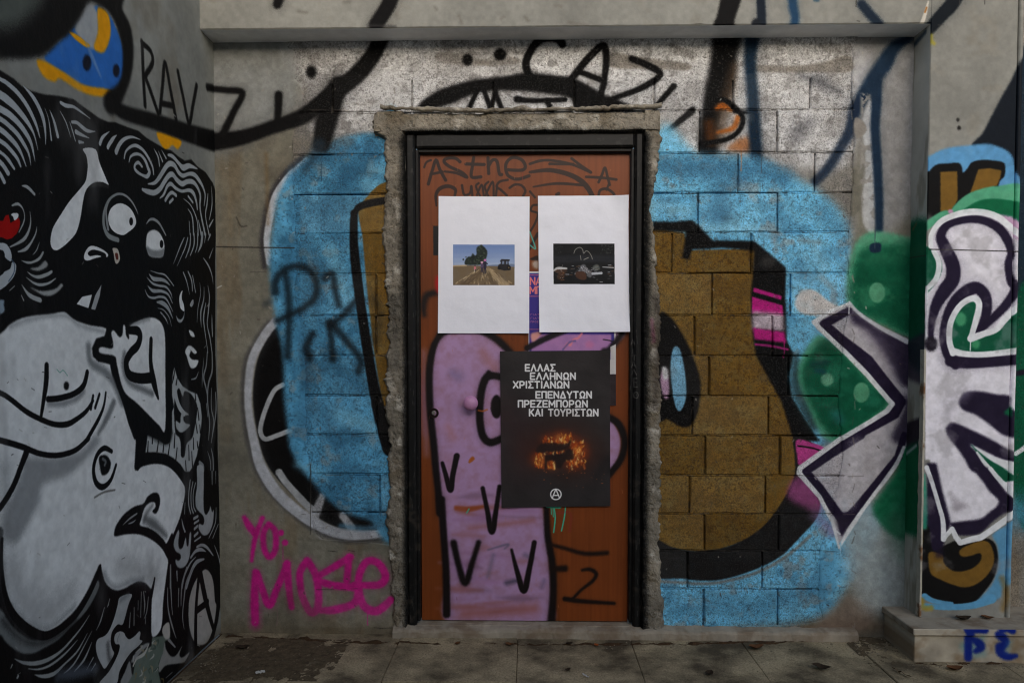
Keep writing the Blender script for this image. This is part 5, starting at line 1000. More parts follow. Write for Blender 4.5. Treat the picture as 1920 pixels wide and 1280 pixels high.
def box(x0, x1, y0, y1, z0, z1, bev=0.004, jit=0.0):
    """bevelled box (each face inset, 24 corners), slightly uneven when jit is set"""
    vs, fs = [], []
    c = [(x0, x1), (y0, y1), (z0, z1)]
    idx = {}
    for sx in (0, 1):
        for sy in (0, 1):
            for sz in (0, 1):
                p = [c[0][sx], c[1][sy], c[2][sz]]
                j = [random.uniform(-jit, jit) for _ in range(3)]
                for ax in range(3):
                    q = [p[k] + j[k] for k in range(3)]
                    for k in range(3):
                        if k != ax: q[k] += bev if (sx, sy, sz)[k] == 0 else -bev
                    idx[(sx, sy, sz, ax)] = len(vs); vs.append(tuple(q))
    for ax in range(3):
        o = [k for k in range(3) if k != ax]
        for s in (0, 1):
            q = []
            for a, b in ((0, 0), (1, 0), (1, 1), (0, 1)):
                t = [0, 0, 0]; t[ax] = s; t[o[0]] = a; t[o[1]] = b
                q.append(idx[tuple(t) + (ax,)])
            fs.append(tuple(q if (s == 1) ^ (ax == 1) else q[::-1]))
    for ax in range(3):
        o = [k for k in range(3) if k != ax]
        for a in (0, 1):
            for b in (0, 1):
                q = []
                for s, w_ in ((0, o[0]), (1, o[0]), (1, o[1]), (0, o[1])):
                    t = [0, 0, 0]; t[ax] = s; t[o[0]] = a; t[o[1]] = b
                    q.append(idx[tuple(t) + (w_,)])
                fs.append(tuple(q))
    for sx in (0, 1):
        for sy in (0, 1):
            for sz in (0, 1): fs.append(tuple(idx[(sx, sy, sz, ax)] for ax in range(3)))
    return vs, fs
def fix_normals(o):
    import bmesh
    bm = bmesh.new(); bm.from_mesh(o.data); bmesh.ops.recalc_face_normals(bm, faces=bm.faces[:]); bm.to_mesh(o.data); bm.free(); return o
def nz(x, y, s=1.0, k=0.0): return mn.fractal(Vector((x * s + k, y * s - k, k * 1.7)), 0.7, 2.0, 4)

# ------------------------------------------------------------------ materials
def N(nt_, t, **kw):
    n = nt_.nodes.new(t)
    for k, v in kw.items(): setattr(n, k, v)
    return n
def surf(name, color=None, canvas=None, rough=.85, var=.12, vscale=9, pores=None, bumps=((60, .25, .004),), spec=.09, metal=0.0, dirt=None, coat=0, grain=None):
    """procedural surface: painted canvas or plain colour x mottling, open pores, fine relief"""
    m = bpy.data.materials.new(name); m.use_nodes = True; t = m.node_tree; L = t.links.new
    bs = t.nodes['Principled BSDF']; bs.inputs['Roughness'].default_value = rough; bs.inputs['Metallic'].default_value = metal
    bs.inputs['Specular IOR Level'].default_value = spec; bs.inputs['Coat Weight'].default_value = coat
    pos = N(t, 'ShaderNodeNewGeometry').outputs['Position']
    if canvas:
        im = N(t, 'ShaderNodeTexImage'); im.image = canvas.image(); im.extension = 'EXTEND'; im.interpolation = 'Linear'
        uv = N(t, 'ShaderNodeUVMap'); uv.uv_map = 'paint'; L(uv.outputs[0], im.inputs[0]); c = im.outputs[0]
    else:
        rgb = N(t, 'ShaderNodeRGB'); rgb.outputs[0].default_value = tuple((v / 255 / 12.92 if v <= 10 else ((v / 255 + .055) / 1.055) ** 2.4) for v in color) + (1,); c = rgb.outputs[0]
    def noise(sc, det=6, ro=.6):
        n = N(t, 'ShaderNodeTexNoise'); n.inputs['Scale'].default_value = sc; n.inputs['Detail'].default_value = det; n.inputs['Roughness'].default_value = ro
        L(pos, n.inputs['Vector']); return n.outputs[0]
    def mix(kind, fac, a, b):
        n = N(t, 'ShaderNodeMix', data_type='RGBA', blend_type=kind)
        if isinstance(fac, float): n.inputs[0].default_value = fac
        else: L(fac, n.inputs[0])
        L(a, n.inputs[6])
        if isinstance(b, tuple): n.inputs[7].default_value = b
        else: L(b, n.inputs[7])
        return n.outputs[2]
    def ramp(v, a, b, c0=0., c1=1.):
        n = N(t, 'ShaderNodeMapRange'); n.inputs[1].default_value, n.inputs[2].default_value, n.inputs[3].default_value, n.inputs[4].default_value = a, b, c0, c1
        L(v, n.inputs[0]); return n.outputs[0]
    if var:
        g = N(t, 'ShaderNodeCombineColor'); r = ramp(noise(vscale), .3, .7, 1 - var, 1 + var * .6)
        for k in range(3): L(r, g.inputs[k])
        c = mix('MULTIPLY', 1.0, c, g.outputs[0])
    if grain:
        g2 = N(t, 'ShaderNodeCombineColor'); r2 = ramp(noise(grain[0], 3, .75), .3, .7, 1 - grain[1], 1 + grain[1] * .8)
        for k in range(3): L(r2, g2.inputs[k])
        c = mix('MULTIPLY', 1.0, c, g2.outputs[0])
    if dirt:
        dc, dsc, lo, hi, amt = dirt
        c = mix('MIX', ramp(noise(dsc, 8), lo, hi, 0, amt), c, dc + (1,))
    hgt = None
    for sc, st, dist in bumps:
        b = N(t, 'ShaderNodeBump'); b.inputs['Strength'].default_value = st; b.inputs['Distance'].default_value = dist
        L(noise(sc, 5, .65), b.inputs['Height'])
        if hgt is not None: L(hgt, b.inputs['Normal'])
        hgt = b.outputs[0]
    if pores:
        psc, lo, hi, pc, amt = pores
        a = noise(psc, 3, .7)
        f = ramp(a, lo, hi, amt, 0.0)
        c = mix('MIX', f, c, pc + (1,))
        b = N(t, 'ShaderNodeBump'); b.inputs['Strength'].default_value = .4; b.inputs['Distance'].default_value = .003
        L(ramp(a, lo - .04, hi + .08, 0., 1.), b.inputs['Height'])
        if hgt is not None: L(hgt, b.inputs['Normal'])
        hgt = b.outputs[0]
    L(c, bs.inputs['Base Color'])
    if hgt is not None: L(hgt, bs.inputs['Normal'])
    return m

ROWS = [(137, 207, [623, 772, 925, 1077, 1227, 1374, 1519]), (207, 287, [1312, 1457]), (287, 362, [1384, 1528]), (362, 436, [1309, 1458]), (436, 512, [1260, 1408]), (512, 591, [705, 1335, 1482]), (591, 667, [705, 1302, 1448]), (667, 742, [1329, 1478]),
        (742, 816, [706, 1298, 1441]), (816, 891, [1322, 1462]), (891, 963, [712, 1293, 1435]), (963, 1032, [1321, 1460]), (1032, 1103, [1289, 1429]), (1103, 1176, [1319, 1458])]
SHADE_WALL_H = 3.7
Y_RISER, Y_STEP = -0.272, -0.285
C_LEFT, C_MAIN, C_FRONT, C_SIDE = paint_left(), paint_main(), paint_front(), paint_column_side()
C_SURR, C_DOOR, C_STEP = paint_surround(), paint_door(), paint_step()
C_WL, C_WR, C_BK, C_PU = paint_field_sheet(), paint_dark_sheet(), paint_black_poster(), paint_purple_poster()
M_LEFT = surf('painted_side_wall', canvas=C_LEFT, rough=.62, var=.07, vscale=14, bumps=((22, .25, .01), (160, .18, .002)), spec=.12)
M_BLOCK = surf('painted_concrete_block', canvas=C_MAIN, rough=.85, var=.10, vscale=24, pores=(190, .37, .45, (.04, .038, .036), .7), bumps=((55, .2, .003),), grain=(240, .5))
M_PLAST = surf('painted_plaster', canvas=C_MAIN, rough=.78, var=.10, vscale=12, bumps=((18, .35, .012), (140, .25, .002)), grain=(200, .14))
M_RENDER = surf('painted_rough_cement', canvas=C_MAIN, rough=.85, var=.14, vscale=22, pores=(80, .33, .42, (.07, .065, .06), .5), bumps=((26, .4, .010), (120, .3, .003)), grain=(150, .5))
M_MORTAR = surf('mortar', canvas=C_MAIN, rough=.95, var=.2, vscale=50, pores=(90, .4, .5, (.03, .028, .025), .8), bumps=((60, .9, .008),))
M_FRONT = surf('painted_concrete', canvas=C_FRONT, rough=.72, var=.07, vscale=10, bumps=((14, .22, .010), (190, .2, .0018)), spec=.1)
M_SIDE = surf('painted_concrete_side', canvas=C_SIDE, rough=.78, var=.10, vscale=10, bumps=((16, .3, .010), (190, .2, .002)))
M_CONC = surf('bare_concrete', (172, 171, 168), rough=.8, var=.14, vscale=7, bumps=((14, .3, .012), (150, .25, .002)), dirt=((.16, .15, .14), 5, .55, .75, .5))
M_SOFF = surf('lightened_soffit', (232, 232, 232), rough=.7, var=.12, vscale=12, bumps=((20, .3, .010),))  # concrete underside coloured paler to stand in for light reaching it
M_SURR = surf('cement_render', canvas=C_SURR, rough=.92, var=.16, vscale=26, pores=(60, .33, .44, (.06, .05, .04), .6), bumps=((30, 1.0, .014), (110, .6, .005)))
M_FRAME = surf('black_metal_frame', canvas=C_SURR, rough=.5, var=.12, vscale=20, bumps=((120, .15, .001),), spec=.22)
M_LEAF = surf('brown_door_laminate', canvas=C_DOOR, rough=.42, var=.05, vscale=5, bumps=((90, .06, .001),), spec=.22)
M_KNOB = surf('lilac_knob', (186, 132, 172), rough=.45, var=.12, vscale=60, bumps=((90, .1, .001),), spec=.5)
M_STEEL = surf('worn_steel', (150, 146, 140), rough=.4, var=.2, vscale=80, bumps=((200, .1, .001),), metal=.8)
M_PAPER = [surf('print_' + c_.name, canvas=c_, rough=r_, var=.02, vscale=20, bumps=((9, .25, .012), (40, .10, .003)), spec=s_) for c_, r_, s_ in ((C_WL, .6, .2), (C_WR, .6, .2), (C_BK, .55, .2), (C_PU, .6, .2))]
M_STONE = surf('grey_marble', (150, 140, 124), rough=.72, var=.2, vscale=14, bumps=((30, .3, .005), (200, .25, .002)), dirt=((.16, .11, .07), 9, .45, .62, .75))
M_RISER = surf('painted_riser', canvas=C_STEP, rough=.7, var=.12, vscale=18, bumps=((40, .3, .004),))
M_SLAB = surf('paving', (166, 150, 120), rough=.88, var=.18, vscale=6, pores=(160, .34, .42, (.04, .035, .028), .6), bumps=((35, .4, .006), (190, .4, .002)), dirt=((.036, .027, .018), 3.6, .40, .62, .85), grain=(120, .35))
M_GROUND = surf('lane_paving', (150, 146, 138), rough=.95, var=.2, vscale=3, bumps=((90, .5, .006),))
M_DIRT = surf('soil', (74, 56, 40), rough=1.0, var=.35, vscale=40, bumps=((90, 1.0, .01),))
M_PIPE = surf('painted_pipe', canvas=C_FRONT, rough=.55, var=.15, vscale=30, bumps=((60, .2, .002),))
M_BEAD = surf('rusty_edge_bead', (176, 170, 156), rough=.6, var=.2, vscale=30, bumps=((80, .4, .002),), dirt=((.16, .07, .025), 12, .55, .65, .9))

# ------------------------------------------------------------------ ground: pavement with slabs
g = mk('ground', [(-40, -60, -.03), (40, -60, -.03), (40, 12, -.03), (-40, 12, -.03)], [(0, 1, 2, 3)], M_GROUND); tag(g, kind='structure')
pv = empty('pavement', (0, -1.5, -.02)); tag(pv, kind='structure')
bd, bf = grid(2, 2, lambda u, v: (XL + (3.6 - XL) * u, -4.6 + 4.75 * v, -.0065)); mk('bedding', bd, bf, M_DIRT, pv)
XJ = [XL - .01, hy(545, 1240, 0)[0]]
def fx(px, py):
    q, _ = hit([(px, py)], 2, 0.0); return q[0][0]
xs = [XL + .01, fx(500, 1240), fx(731, 1240), fx(969, 1240), fx(1196, 1240), fx(1418, 1240), fx(1640, 1240)]
while xs[-1] < 3.3: xs.append(xs[-1] + .5)
ys = [.02, -.50, -1.02, -1.54, -2.06, -2.58, -3.1, -3.6, -4.1, -4.6]
for j in range(len(ys) - 1):
    for i in range(len(xs) - 1):
        dz = random.uniform(-.002, .002); gp = .0012
        v, f = box(xs[i] + gp, xs[i + 1] - gp, ys[j + 1] + gp, ys[j] - gp, -.035, dz, .003, .0012)
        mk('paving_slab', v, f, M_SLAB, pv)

# unseen wall added across the lane to shade the wall foot and floor
v, f = box(-9, 5.0, -6.4, -6.0, -.03, SHADE_WALL_H, .02); ow = mk('added_shade_wall', v, f, M_CONC); tag(ow, kind='structure')

# ------------------------------------------------------------------ side wall on the left
def left_fn(u, v):
    y, z = -4.6 + 4.6 * u, 3.3 * v
    return (XL + .0025 * nz(y, z, 2.2, 3), y, z)
v, f = grid(90, 70, left_fn)
nb = len(v)
v += [(XL - .25, -4.6, 0), (XL - .25, .2, 0), (XL - .25, .2, 3.3), (XL - .25, -4.6, 3.3), (XL, -4.6, 0), (XL, -4.6, 3.3)]
f += [(nb, nb + 4, nb + 5, nb + 3), (nb, nb + 3, nb + 2, nb + 1)]
sw = mk('side_wall', v, f, [M_LEFT, M_CONC], None, [C_LEFT, None], (XL, -1.2, 0), True, [0] * (len(f) - 2) + [1, 1])
tag(sw, 'side wall on the left covered by a black and white figure mural', 'wall')

# ------------------------------------------------------------------ block infill wall
wall = empty('block_wall', (0, 0, 0)); tag(wall, 'concrete block wall round the door with blue, brown and silver graffiti', 'wall')
DX0, DX1 = 778, 1192                                    # the blocks stop behind the door frame
def zrow(py): return hy(1300, py)[2]
def block(px0, px1, z0, z1, py):
    x0, x1 = hy(px0, py)[0], hy(px1, py)[0]
    gv, gh = .0030, .0020
    x0 += gv; x1 -= gv; z0 += gh; z1 -= gh
    y0 = random.uniform(-.0015, .0025); n = 4
    ring = []
    for k in range(n): ring.append((x0 + (x1 - x0) * k / n, z0))
    for k in range(2): ring.append((x1, z0 + (z1 - z0) * k / 2))
    for k in range(n): ring.append((x1 - (x1 - x0) * k / n, z1))
    for k in range(2): ring.append((x0, z1 - (z1 - z0) * k / 2))
    cx, cz = (x0 + x1) / 2, (z0 + z1) / 2
    V_, A_ = [], []
    tilt = random.uniform(-.002, .002)
    for (x, z) in ring:
        e = random.uniform(0, .0022); b = random.uniform(.0025, .006)
        ox, oz = x - e * (1 if x > cx else -1), z - e * (1 if z > cz else -1)
        ix, iz = (ox - b * (1 if ox > cx + .01 else -1 if ox < cx - .01 else 0)) if x in (x0, x1) else ox, (oz - b * (1 if oz > cz else -1)) if z in (z0, z1) else oz
        V_.append((ix, y0 + tilt * (x - cx) / .17, iz)); A_.append((ox, y0 + b * .9, oz))
    B_ = [(p[0], y0 + .045, p[2]) for p in A_]
    m = len(ring)
    v = V_ + A_ + B_
    f = [tuple(range(m))]
    for k in range(m):
        q = (k + 1) % m
        f += [(k, m + k, m + q, q), (m + k, 2 * m + k, 2 * m + q, m + q)]
    mk('block', v, f, M_BLOCK, wall, C_MAIN)
for r, (pt, pb, js) in enumerate(ROWS):
    z1, z0 = zrow(pt), zrow(pb); py = (pt + pb) / 2
    spans = [(545, DX0), (DX1, 1612)] if pt >= 206 else [(545, 1612)]
    if 206 <= pt < 250: spans = [(545, 1612)] if False else [(545, DX0 - 30), (DX1 + 20, 1612)]
    for a, b in spans:
        cuts = [a] + [j for j in js if a + 22 < j < b - 22] + [b]
        for k in range(len(cuts) - 1): block(cuts[k], cuts[k + 1], z0, z1, py)
# recessed mortar bed and the joints that were filled
xa, xb = hy(535, 600)[0], hy(1630, 600)[0]
dxa, dxb = hy(DX0 - 6, 700)[0], hy(DX1 + 6, 700)[0]; dzt = hy(960, 262)[2]
zt_, zb_ = zrow(40), 0.0
v = [(xa, .016, zb_), (dxa, .016, zb_), (dxa, .016, zt_), (xa, .016, zt_), (dxb, .016, zb_), (xb, .016, zb_), (xb, .016, zt_), (dxb, .016, zt_), (dxa, .016, dzt), (dxb, .016, dzt)]
f = [(0, 1, 8, 2, 3), (4, 5, 6, 7, 9), (8, 9, 7, 2)]
def ribbon(x0, x1, z, w_, v, f):
    n = max(int((x1 - x0) / .03), 2); b0 = len(v)
    for k in range(n + 1):
        x = x0 + (x1 - x0) * k / n; a = random.uniform(-.0012, .0012)
        y = .0022 + random.uniform(-.002, .0035)
        for dz in (-w_, -w_ * .4, w_ * .4, w_): v.append((x, y + (.006 if abs(dz) == w_ else 0), z + dz + a))
    for k in range(n):
        for q in range(3): f.append((b0 + k * 4 + q, b0 + k * 4 + 4 + q, b0 + k * 4 + 5 + q, b0 + k * 4 + 1 + q))
for r, (pt, pb, js) in enumerate(ROWS):
    z = zrow(pb)
    for a, b in ((hy(545, pb)[0], dxa if pb > 280 else hy(745, pb)[0]), (dxb if pb > 280 else hy(1215, pb)[0], hy(1612, pb)[0])):
        x = a
        while x < b - .02:
            ln = random.uniform(.06, .28)
            if random.random() < .86: ribbon(x, min(x + ln, b), z, .0048, v, f)
            x += ln
mk('mortar', v, f, M_MORTAR, wall, C_MAIN)
# plaster margins: ragged sheets standing a few millimetres proud
def sheet(name, edge_a, edge_b, z0, z1, mat, rows=150, cols=14, y=-.005, wob=.003, horiz=False, ends=(True, True), k=1.0, lump=0.0, canvas=C_MAIN):
    def fn(u, t):
        s = z0 + (z1 - z0) * t
        a, b = edge_a(s), edge_b(s)
        uu = u * u * (3 - 2 * u) if cols > 5 else u
        p = a + (b - a) * uu
        X, Z = (p, s) if not horiz else (s, p)
        d = y + wob * nz(X, Z, 5, k) + lump * nz(X, Z, 14, k + 2)
        ed = min((u * 9 if ends[0] else 1), ((1 - u) * 9 if ends[1] else 1), 1)
        ed = math.sqrt(max(ed, 0))
        if horiz:
            w3 = max(u - .45, 0) / .55; return (X, .004 + (d - .004) * min(u / .5, 1) - (.066 + .014 * nz(X, 3, 6, k)) * w3 ** 1.6, Z)
        return (X, -.0012 + (d + .0012) * ed, Z)
    v, f = grid(cols, rows, fn)
    return fix_normals(mk(name, v, f, mat, wall, canvas, smooth_=True))
def curve_px(tab, rag, k, axis='z'):
    """edge traced down the photo as (x, y) points, in metres, with a crumbly wobble"""
    P = np.array([hy(x, y) for x, y in tab])
    o = np.argsort(P[:, 2]); Z, X = P[o, 2], P[o, 0]
    return lambda z: float(np.interp(z, Z, X)) + rag * (.9 * nz(z, 3.0, 5, k) + .8 * nz(z, 1.0, 16, k) + .8 * nz(z, 2.0, 70, k))
zT = Z_BEAM + .12
EL = curve_px([(548, 70), (556, 110), (552, 150), (570, 165), (566, 190), (552, 230), (548, 300), (552, 400), (556, 470), (552, 560), (566, 620), (574, 700), (572, 780), (580, 880), (585, 990), (600, 1010), (660, 1016), (752, 1018), (760, 1185), (760, 1210)], .006, 3)
sheet('plaster', lambda z: XL - .01, EL, -.01, zT, M_PLAST, rows=190, cols=18, ends=(False, True), k=2, lump=.0008)
ER = curve_px([(1598, 70), (1597, 160), (1600, 250), (1599, 330), (1592, 420), (1588, 470), (1594, 560), (1580, 640), (1572, 760), (1580, 860), (1560, 960), (1538, 1030), (1534, 1100), (1542, 1165), (1400, 1174), (1240, 1176), (1236, 1190), (1236, 1215)], .006, 7)
sheet('plaster', ER, lambda z: X_COL + .02, -.01, zT, M_PLAST, rows=190, cols=18, ends=(True, False), k=5, lump=.0008)
ET = lambda x: zrow(150) + .022 * nz(x, 4, 7, 2) + .012 * nz(x, 1, 34, 2)
sheet('cement_band', ET, lambda x: zT, hy(540, 100)[0], hy(1606, 100)[0], M_RENDER, rows=220, cols=12, y=-.005, wob=.004, horiz=True, ends=(True, False), k=9, lump=.003)
# cement surround of the door opening
FX0, FX1, FZ = hy(762, 700, -.014)[0], hy(1205, 700, -.014)[0], hy(960, 249, -.014)[2]
OL = curve_px([(700, 196), (702, 250), (716, 262), (719, 300), (722, 380), (714, 450), (722, 500), (726, 600), (722, 700), (726, 800), (728, 900), (726, 980), (732, 1060), (736, 1130), (734, 1215)], .011, 11)
OR = curve_px([(1240, 196), (1238, 260), (1234, 300), (1226, 350), (1220, 400), (1226, 440), (1232, 520), (1240, 600), (1236, 700), (1240, 800), (1240, 900), (1236, 1000), (1240, 1100), (1244, 1160), (1246, 1215)], .011, 13)
def surround(name, fa, fb, s0, s1, rows, horiz, k, sgn):
    def fn(u, t):
        s = s0 + (s1 - s0) * t; a, b = fa(s), fb(s); p = a + (b - a) * u
        X, Z = (p, s) if not horiz else (s, p)
        prof = min(u * 7, 1) ** .5
        d = -.024 - .010 * u + .007 * nz(X, Z, 7, k) + .004 * nz(X, Z, 24, k) + .0026 * nz(X, Z, 70, k)
        if u > .93: d = -.002
        return (X, .006 + (d - .006) * prof, Z)
    v, f = grid(15, rows, fn)
    return fix_normals(mk(name, v, f, M_SURR, wall, C_SURR))
zO = hy(960, 212)[2]
surround('cement_surround', OL, lambda z: FX0 + .008 + .005 * nz(z, 1, 9, 4), .02, zO, 200, False, 21, 1)
surround('cement_surround', OR, lambda z: FX1 - .008 + .005 * nz(z, 1, 9, 6), .02, zO, 200, False, 23, -1)
surround('cement_surround', lambda x: zO + .004 * nz(x, 3, 20, 8), lambda x: FZ - .008 + .005 * nz(x, 1, 9, 9), OL(zO) + .004, OR(zO) - .004, 130, True, 25, 1)
# torn lip of cement hanging over the head of the opening
n = 170; v, f = [], []
x0, x1 = hy(716, 206)[0], hy(1238, 206)[0]
for i in range(n + 1):
    t = i / n; x = x0 + (x1 - x0) * t
    sag = -.018 * math.sin(t * math.pi) ** .6 if t < .5 else -.014 * math.sin(t * math.pi) ** .6
    zc = hy(960, 204)[2] + sag + .006 * nz(x, 0, 9, 4) + .003 * nz(x, 0, 40, 4)
    rr_ = .011 + .005 * nz(x, 3, 12, 5) + .003 * nz(x, 3, 50, 5)
    out = -.040 - .012 * nz(x, 6, 6, 7) - .006 * nz(x, 6, 30, 7)
    for q in range(7):
        a = -.4 + q * 1.0
        v.append((x, out + math.cos(a) * rr_ * (1.9 if math.cos(a) > 0 else .8), zc + math.sin(a) * rr_ * .8))
for i in range(n):
    for q in range(7): f.append((i * 7 + q, i * 7 + (q + 1) % 7, (i + 1) * 7 + (q + 1) % 7, (i + 1) * 7 + q))
fix_normals(mk('cement_lip', v, f, M_SURR, wall, C_SURR, smooth_=True))
# the wall goes on past the column
v, f = grid(6, 60, lambda u, t: (X_COLR - .05 + 1.2 * u, .002 * nz(u, t, 8, 3), 3.3 * t)); mk('plaster', v, f, M_RENDER, wall, C_MAIN, smooth_=True)
# narrow stone kerb at the foot of the wall
kx0, kx1 = hy(736, 1190, -.05)[0], hy(1610, 1190, -.05)[0]
def kerb_fn(u, t):
    prof = [(.01, .046), (-.036, .038), (-.046, .034), (-.052, .024), (-.055, -.02)]
    p = prof[int(round(t * 4))]; x = kx0 + (kx1 - kx0) * u
    return (x, p[0] + .006 * nz(x, p[1], 9, 2), p[1] + .005 * nz(x, p[0], 11, 3) + .002 * nz(x, p[0], 50, 3))
v, f = grid(160, 4, kerb_fn); kb = mk('stone_kerb', v, f, M_STONE, None, None, ((kx0 + kx1) / 2, -.05, 0)); fix_normals(kb)
tag(kb, 'worn grey stone strip along the foot of the wall under the door', 'kerb')

# ------------------------------------------------------------------ concrete beam and column
def beam_box(x0, x1, y0, y1, z0, z1):
    nx = 90; v, f, fm = [], [], []
    for i in range(nx + 1):
        x = x0 + (x1 - x0) * i / nx; e = .002 * nz(x, 1, 12, 4)
        ch = max(0, nz(x, 5, 22, 6) - .55) * .012
        for p in ((y0 + e, z1), (y0 + e, z0 + .004 + ch), (y0 + .004 + ch, z0 + e), (y1, z0 + .6 * e)): v.append((x, p[0], p[1]))
    for i in range(nx):
        for q in range(3): f.append((i * 4 + q, i * 4 + q + 1, i * 4 + q + 5, i * 4 + q + 4)); fm.append(0 if q < 2 else 1)
    return v, f, fm
v, f, fm = beam_box(XL - .01, X_COL, Y_FRONT, .05, Z_BEAM, 3.3)
bm_ = mk('concrete_beam', v, f, [M_FRONT, M_SOFF], None, [C_FRONT, None], (.5, -.07, Z_BEAM), False, fm); fix_normals(bm_)
tag(bm_, 'pale concrete beam across the top with the ends of black strokes', 'beam')
col = empty('concrete_column', ((X_COL + X_COLR) / 2, -.07, .14)); tag(col, 'concrete column on the right with purple, white and green lettering', 'column')
nz_ = 110; v, f, fm = [], [], []
for i in range(nz_ + 1):
    z = .135 + (3.3 - .135) * i / nz_; e = .0015 * nz(z, 2, 10, 3); ch = max(0, nz(z, 7, 26, 5) - .5) * .012
    for p in ((X_COL + e, .05), (X_COL + e, Y_FRONT + .004 + ch), (X_COL + .004 + ch, Y_FRONT), (X_COLR - .010, Y_FRONT), (X_COLR, Y_FRONT + .014), (X_COLR, .05)): v.append((p[0], p[1], z))
for i in range(nz_):
    for q in range(5): f.append((i * 6 + q, i * 6 + q + 1, i * 6 + q + 7, i * 6 + q + 6)); fm.append((1, 0, 0, 0, 2)[q])
fix_normals(mk('shaft', v, f, [M_FRONT, M_SIDE, M_CONC], col, [C_FRONT, C_SIDE, None], None, False, fm))
zb0, zb1 = .142, hy(1735, 655, Y_FRONT)[2]
v, f = [], []
for i in range(61):
    z = zb0 + (zb1 - zb0) * i / 60; w_ = .013 + .002 * nz(z, 1, 20, 3)
    for p in ((X_COL - .0035, Y_FRONT + w_ * 2.2), (X_COL - .0035, Y_FRONT - .0035), (X_COL + .004, Y_FRONT - .0035), (X_COL + .004, Y_FRONT + .01)): v.append((p[0] + .001 * nz(z, 5, 30, 2), p[1], z))
for i in range(60):
    for q in range(3): f.append((i * 4 + q, i * 4 + q + 1, i * 4 + q + 5, i * 4 + q + 4))
tag(fix_normals(mk('corner_bead', v, f, M_BEAD, col)), 'thin rusty white edge strip on the column corner')
# pipe beside the column
px_, py_, pr = X_COLR + .010, Y_FRONT + .012, .0105
v, f = [], []
for i in range(81):
    z = .139 + (3.3 - .139) * i / 80; xw = px_ + .002 * nz(z, 1, 2, 3)
    for q in range(10):
        a = q * math.pi / 5; v.append((xw + pr * math.cos(a), py_ + pr * math.sin(a), z))
for i in range(80):
    for q in range(10): f.append((i * 10 + q, i * 10 + (q + 1) % 10, i * 10 + 10 + (q + 1) % 10, i * 10 + 10 + q))
pp = mk('wall_pipe', v, f, M_PIPE, None, C_FRONT, (px_, py_, .139), True); fix_normals(pp)
tag(pp, 'thin white painted pipe running down the right edge of the column', 'pipe')

# ------------------------------------------------------------------ stone step under the column
sx = hit([(1713, 1182)], 1, Y_STEP)[0][0][0]
st = empty('stone_step', (sx + .6, -.14, 0)); tag(st, 'low stone step under the column with blue spray letters', 'step')
v, f = box(sx, 3.4, Y_STEP, .02, .112, .139, .003, .001)
fm = [1 if all(v[i][1] < Y_STEP + .008 for i in q) else 0 for q in f]; mk('tread', v, f, [M_STONE, M_RISER], st, [None, C_STEP], None, False, fm)
v, f = box(sx + .010, 3.4, Y_RISER, .02, -.03, .112, .003, .001); mk('riser', v, f, [M_RISER], st, C_STEP)

# ------------------------------------------------------------------ door
LX0, LX1 = hy(789, 700, Y_LEAF)[0], hy(1179, 700, Y_LEAF)[0]
LZ0, LZ1 = hy(960, 1163, Y_LEAF)[2], hy(960, 289, Y_LEAF)[2]
dr = empty('door', ((LX0 + LX1) / 2, Y_LEAF, LZ0)); tag(dr, 'brown door in a black frame, sprayed with a lilac creature and covered with posters', 'door')
v, f = box(LX0, LX1, Y_LEAF, Y_LEAF + .04, LZ0, LZ1, .002); mk('door_leaf', v, f, M_LEAF, dr, C_DOOR)
def jamb(name, x0, x1, z0, z1, side):
    # frame profile: face, a rounded edge and a rebate towards the leaf
    v, f = box(x0, x1, -.014, .05, z0, z1, .009); mk(name, v, f, M_FRAME, dr, C_SURR)
jz = .034
jamb('jamb', FX0, LX0 - .016, jz, FZ, 1); jamb('jamb', LX1 + .016, FX1, jz, FZ, -1)
v, f = box(LX0 - .0155, LX1 + .0155, -.0135, .05, LZ1 + .016, FZ - .001, .009); mk('frame_head', v, f, M_FRAME, dr, C_SURR)
for a, b, c0, c1 in ((LX0 - .016, LX0 - .002, jz + .02, LZ1 + .014), (LX1 + .002, LX1 + .016, jz + .02, LZ1 + .014)):
    v, f = box(a, b, .006, .06, c0, c1, .002); mk('frame_stop', v, f, M_FRAME, dr, C_SURR)
v, f = box(LX0 - .0025, LX1 + .0025, .006, .06, LZ1 + .002, LZ1 + .0155, .002); mk('frame_stop', v, f, M_FRAME, dr, C_SURR)
v, f = box(LX0 - .0155, LX1 + .0155, -.012, .08, .02, LZ0 - .004, .003); mk('threshold', v, f, M_STONE, dr)
def lathe(prof, cx, cz, seg=24):
    v, f = [], []
    for (y, r) in prof:
        for k in range(seg): a = k * 2 * math.pi / seg; v.append((cx + r * math.cos(a), y, cz + r * math.sin(a)))
    for i in range(len(prof) - 1):
        for k in range(seg): f.append((i * seg + k, i * seg + (k + 1) % seg, (i + 1) * seg + (k + 1) % seg, (i + 1) * seg + k))
    f.append(tuple((len(prof) - 1) * seg + k for k in range(seg))); return v, f
kp = hy(882.5, 755.5, Y_LEAF - .04)
Rk = .0325
v, f = lathe([(Y_LEAF, .02), (Y_LEAF - .014, .017), (Y_LEAF - .018, .019)] + [(Y_LEAF - .018 - Rk * .75 * (1 - math.cos(t)), max(Rk * math.sin(t), .001)) for t in np.linspace(.65, math.pi - .02, 14)], kp[0], kp[2]); fix_normals(mk('knob', v, f, M_KNOB, dr, smooth_=True))
lp = hy(813.5, 774, Y_LEAF)
lk = mk('lock_rose', *lathe([(Y_LEAF, .026), (Y_LEAF - .003, .026), (Y_LEAF - .0045, .024), (Y_LEAF - .0045, .0215), (Y_LEAF - .0025, .021), (Y_LEAF - .0025, .012), (Y_LEAF - .005, .0115)], lp[0], lp[2]), M_LEAF, dr, C_DOOR); fix_normals(lk)
M_DARK = surf('dark_groove', (34, 24, 22), rough=.6)
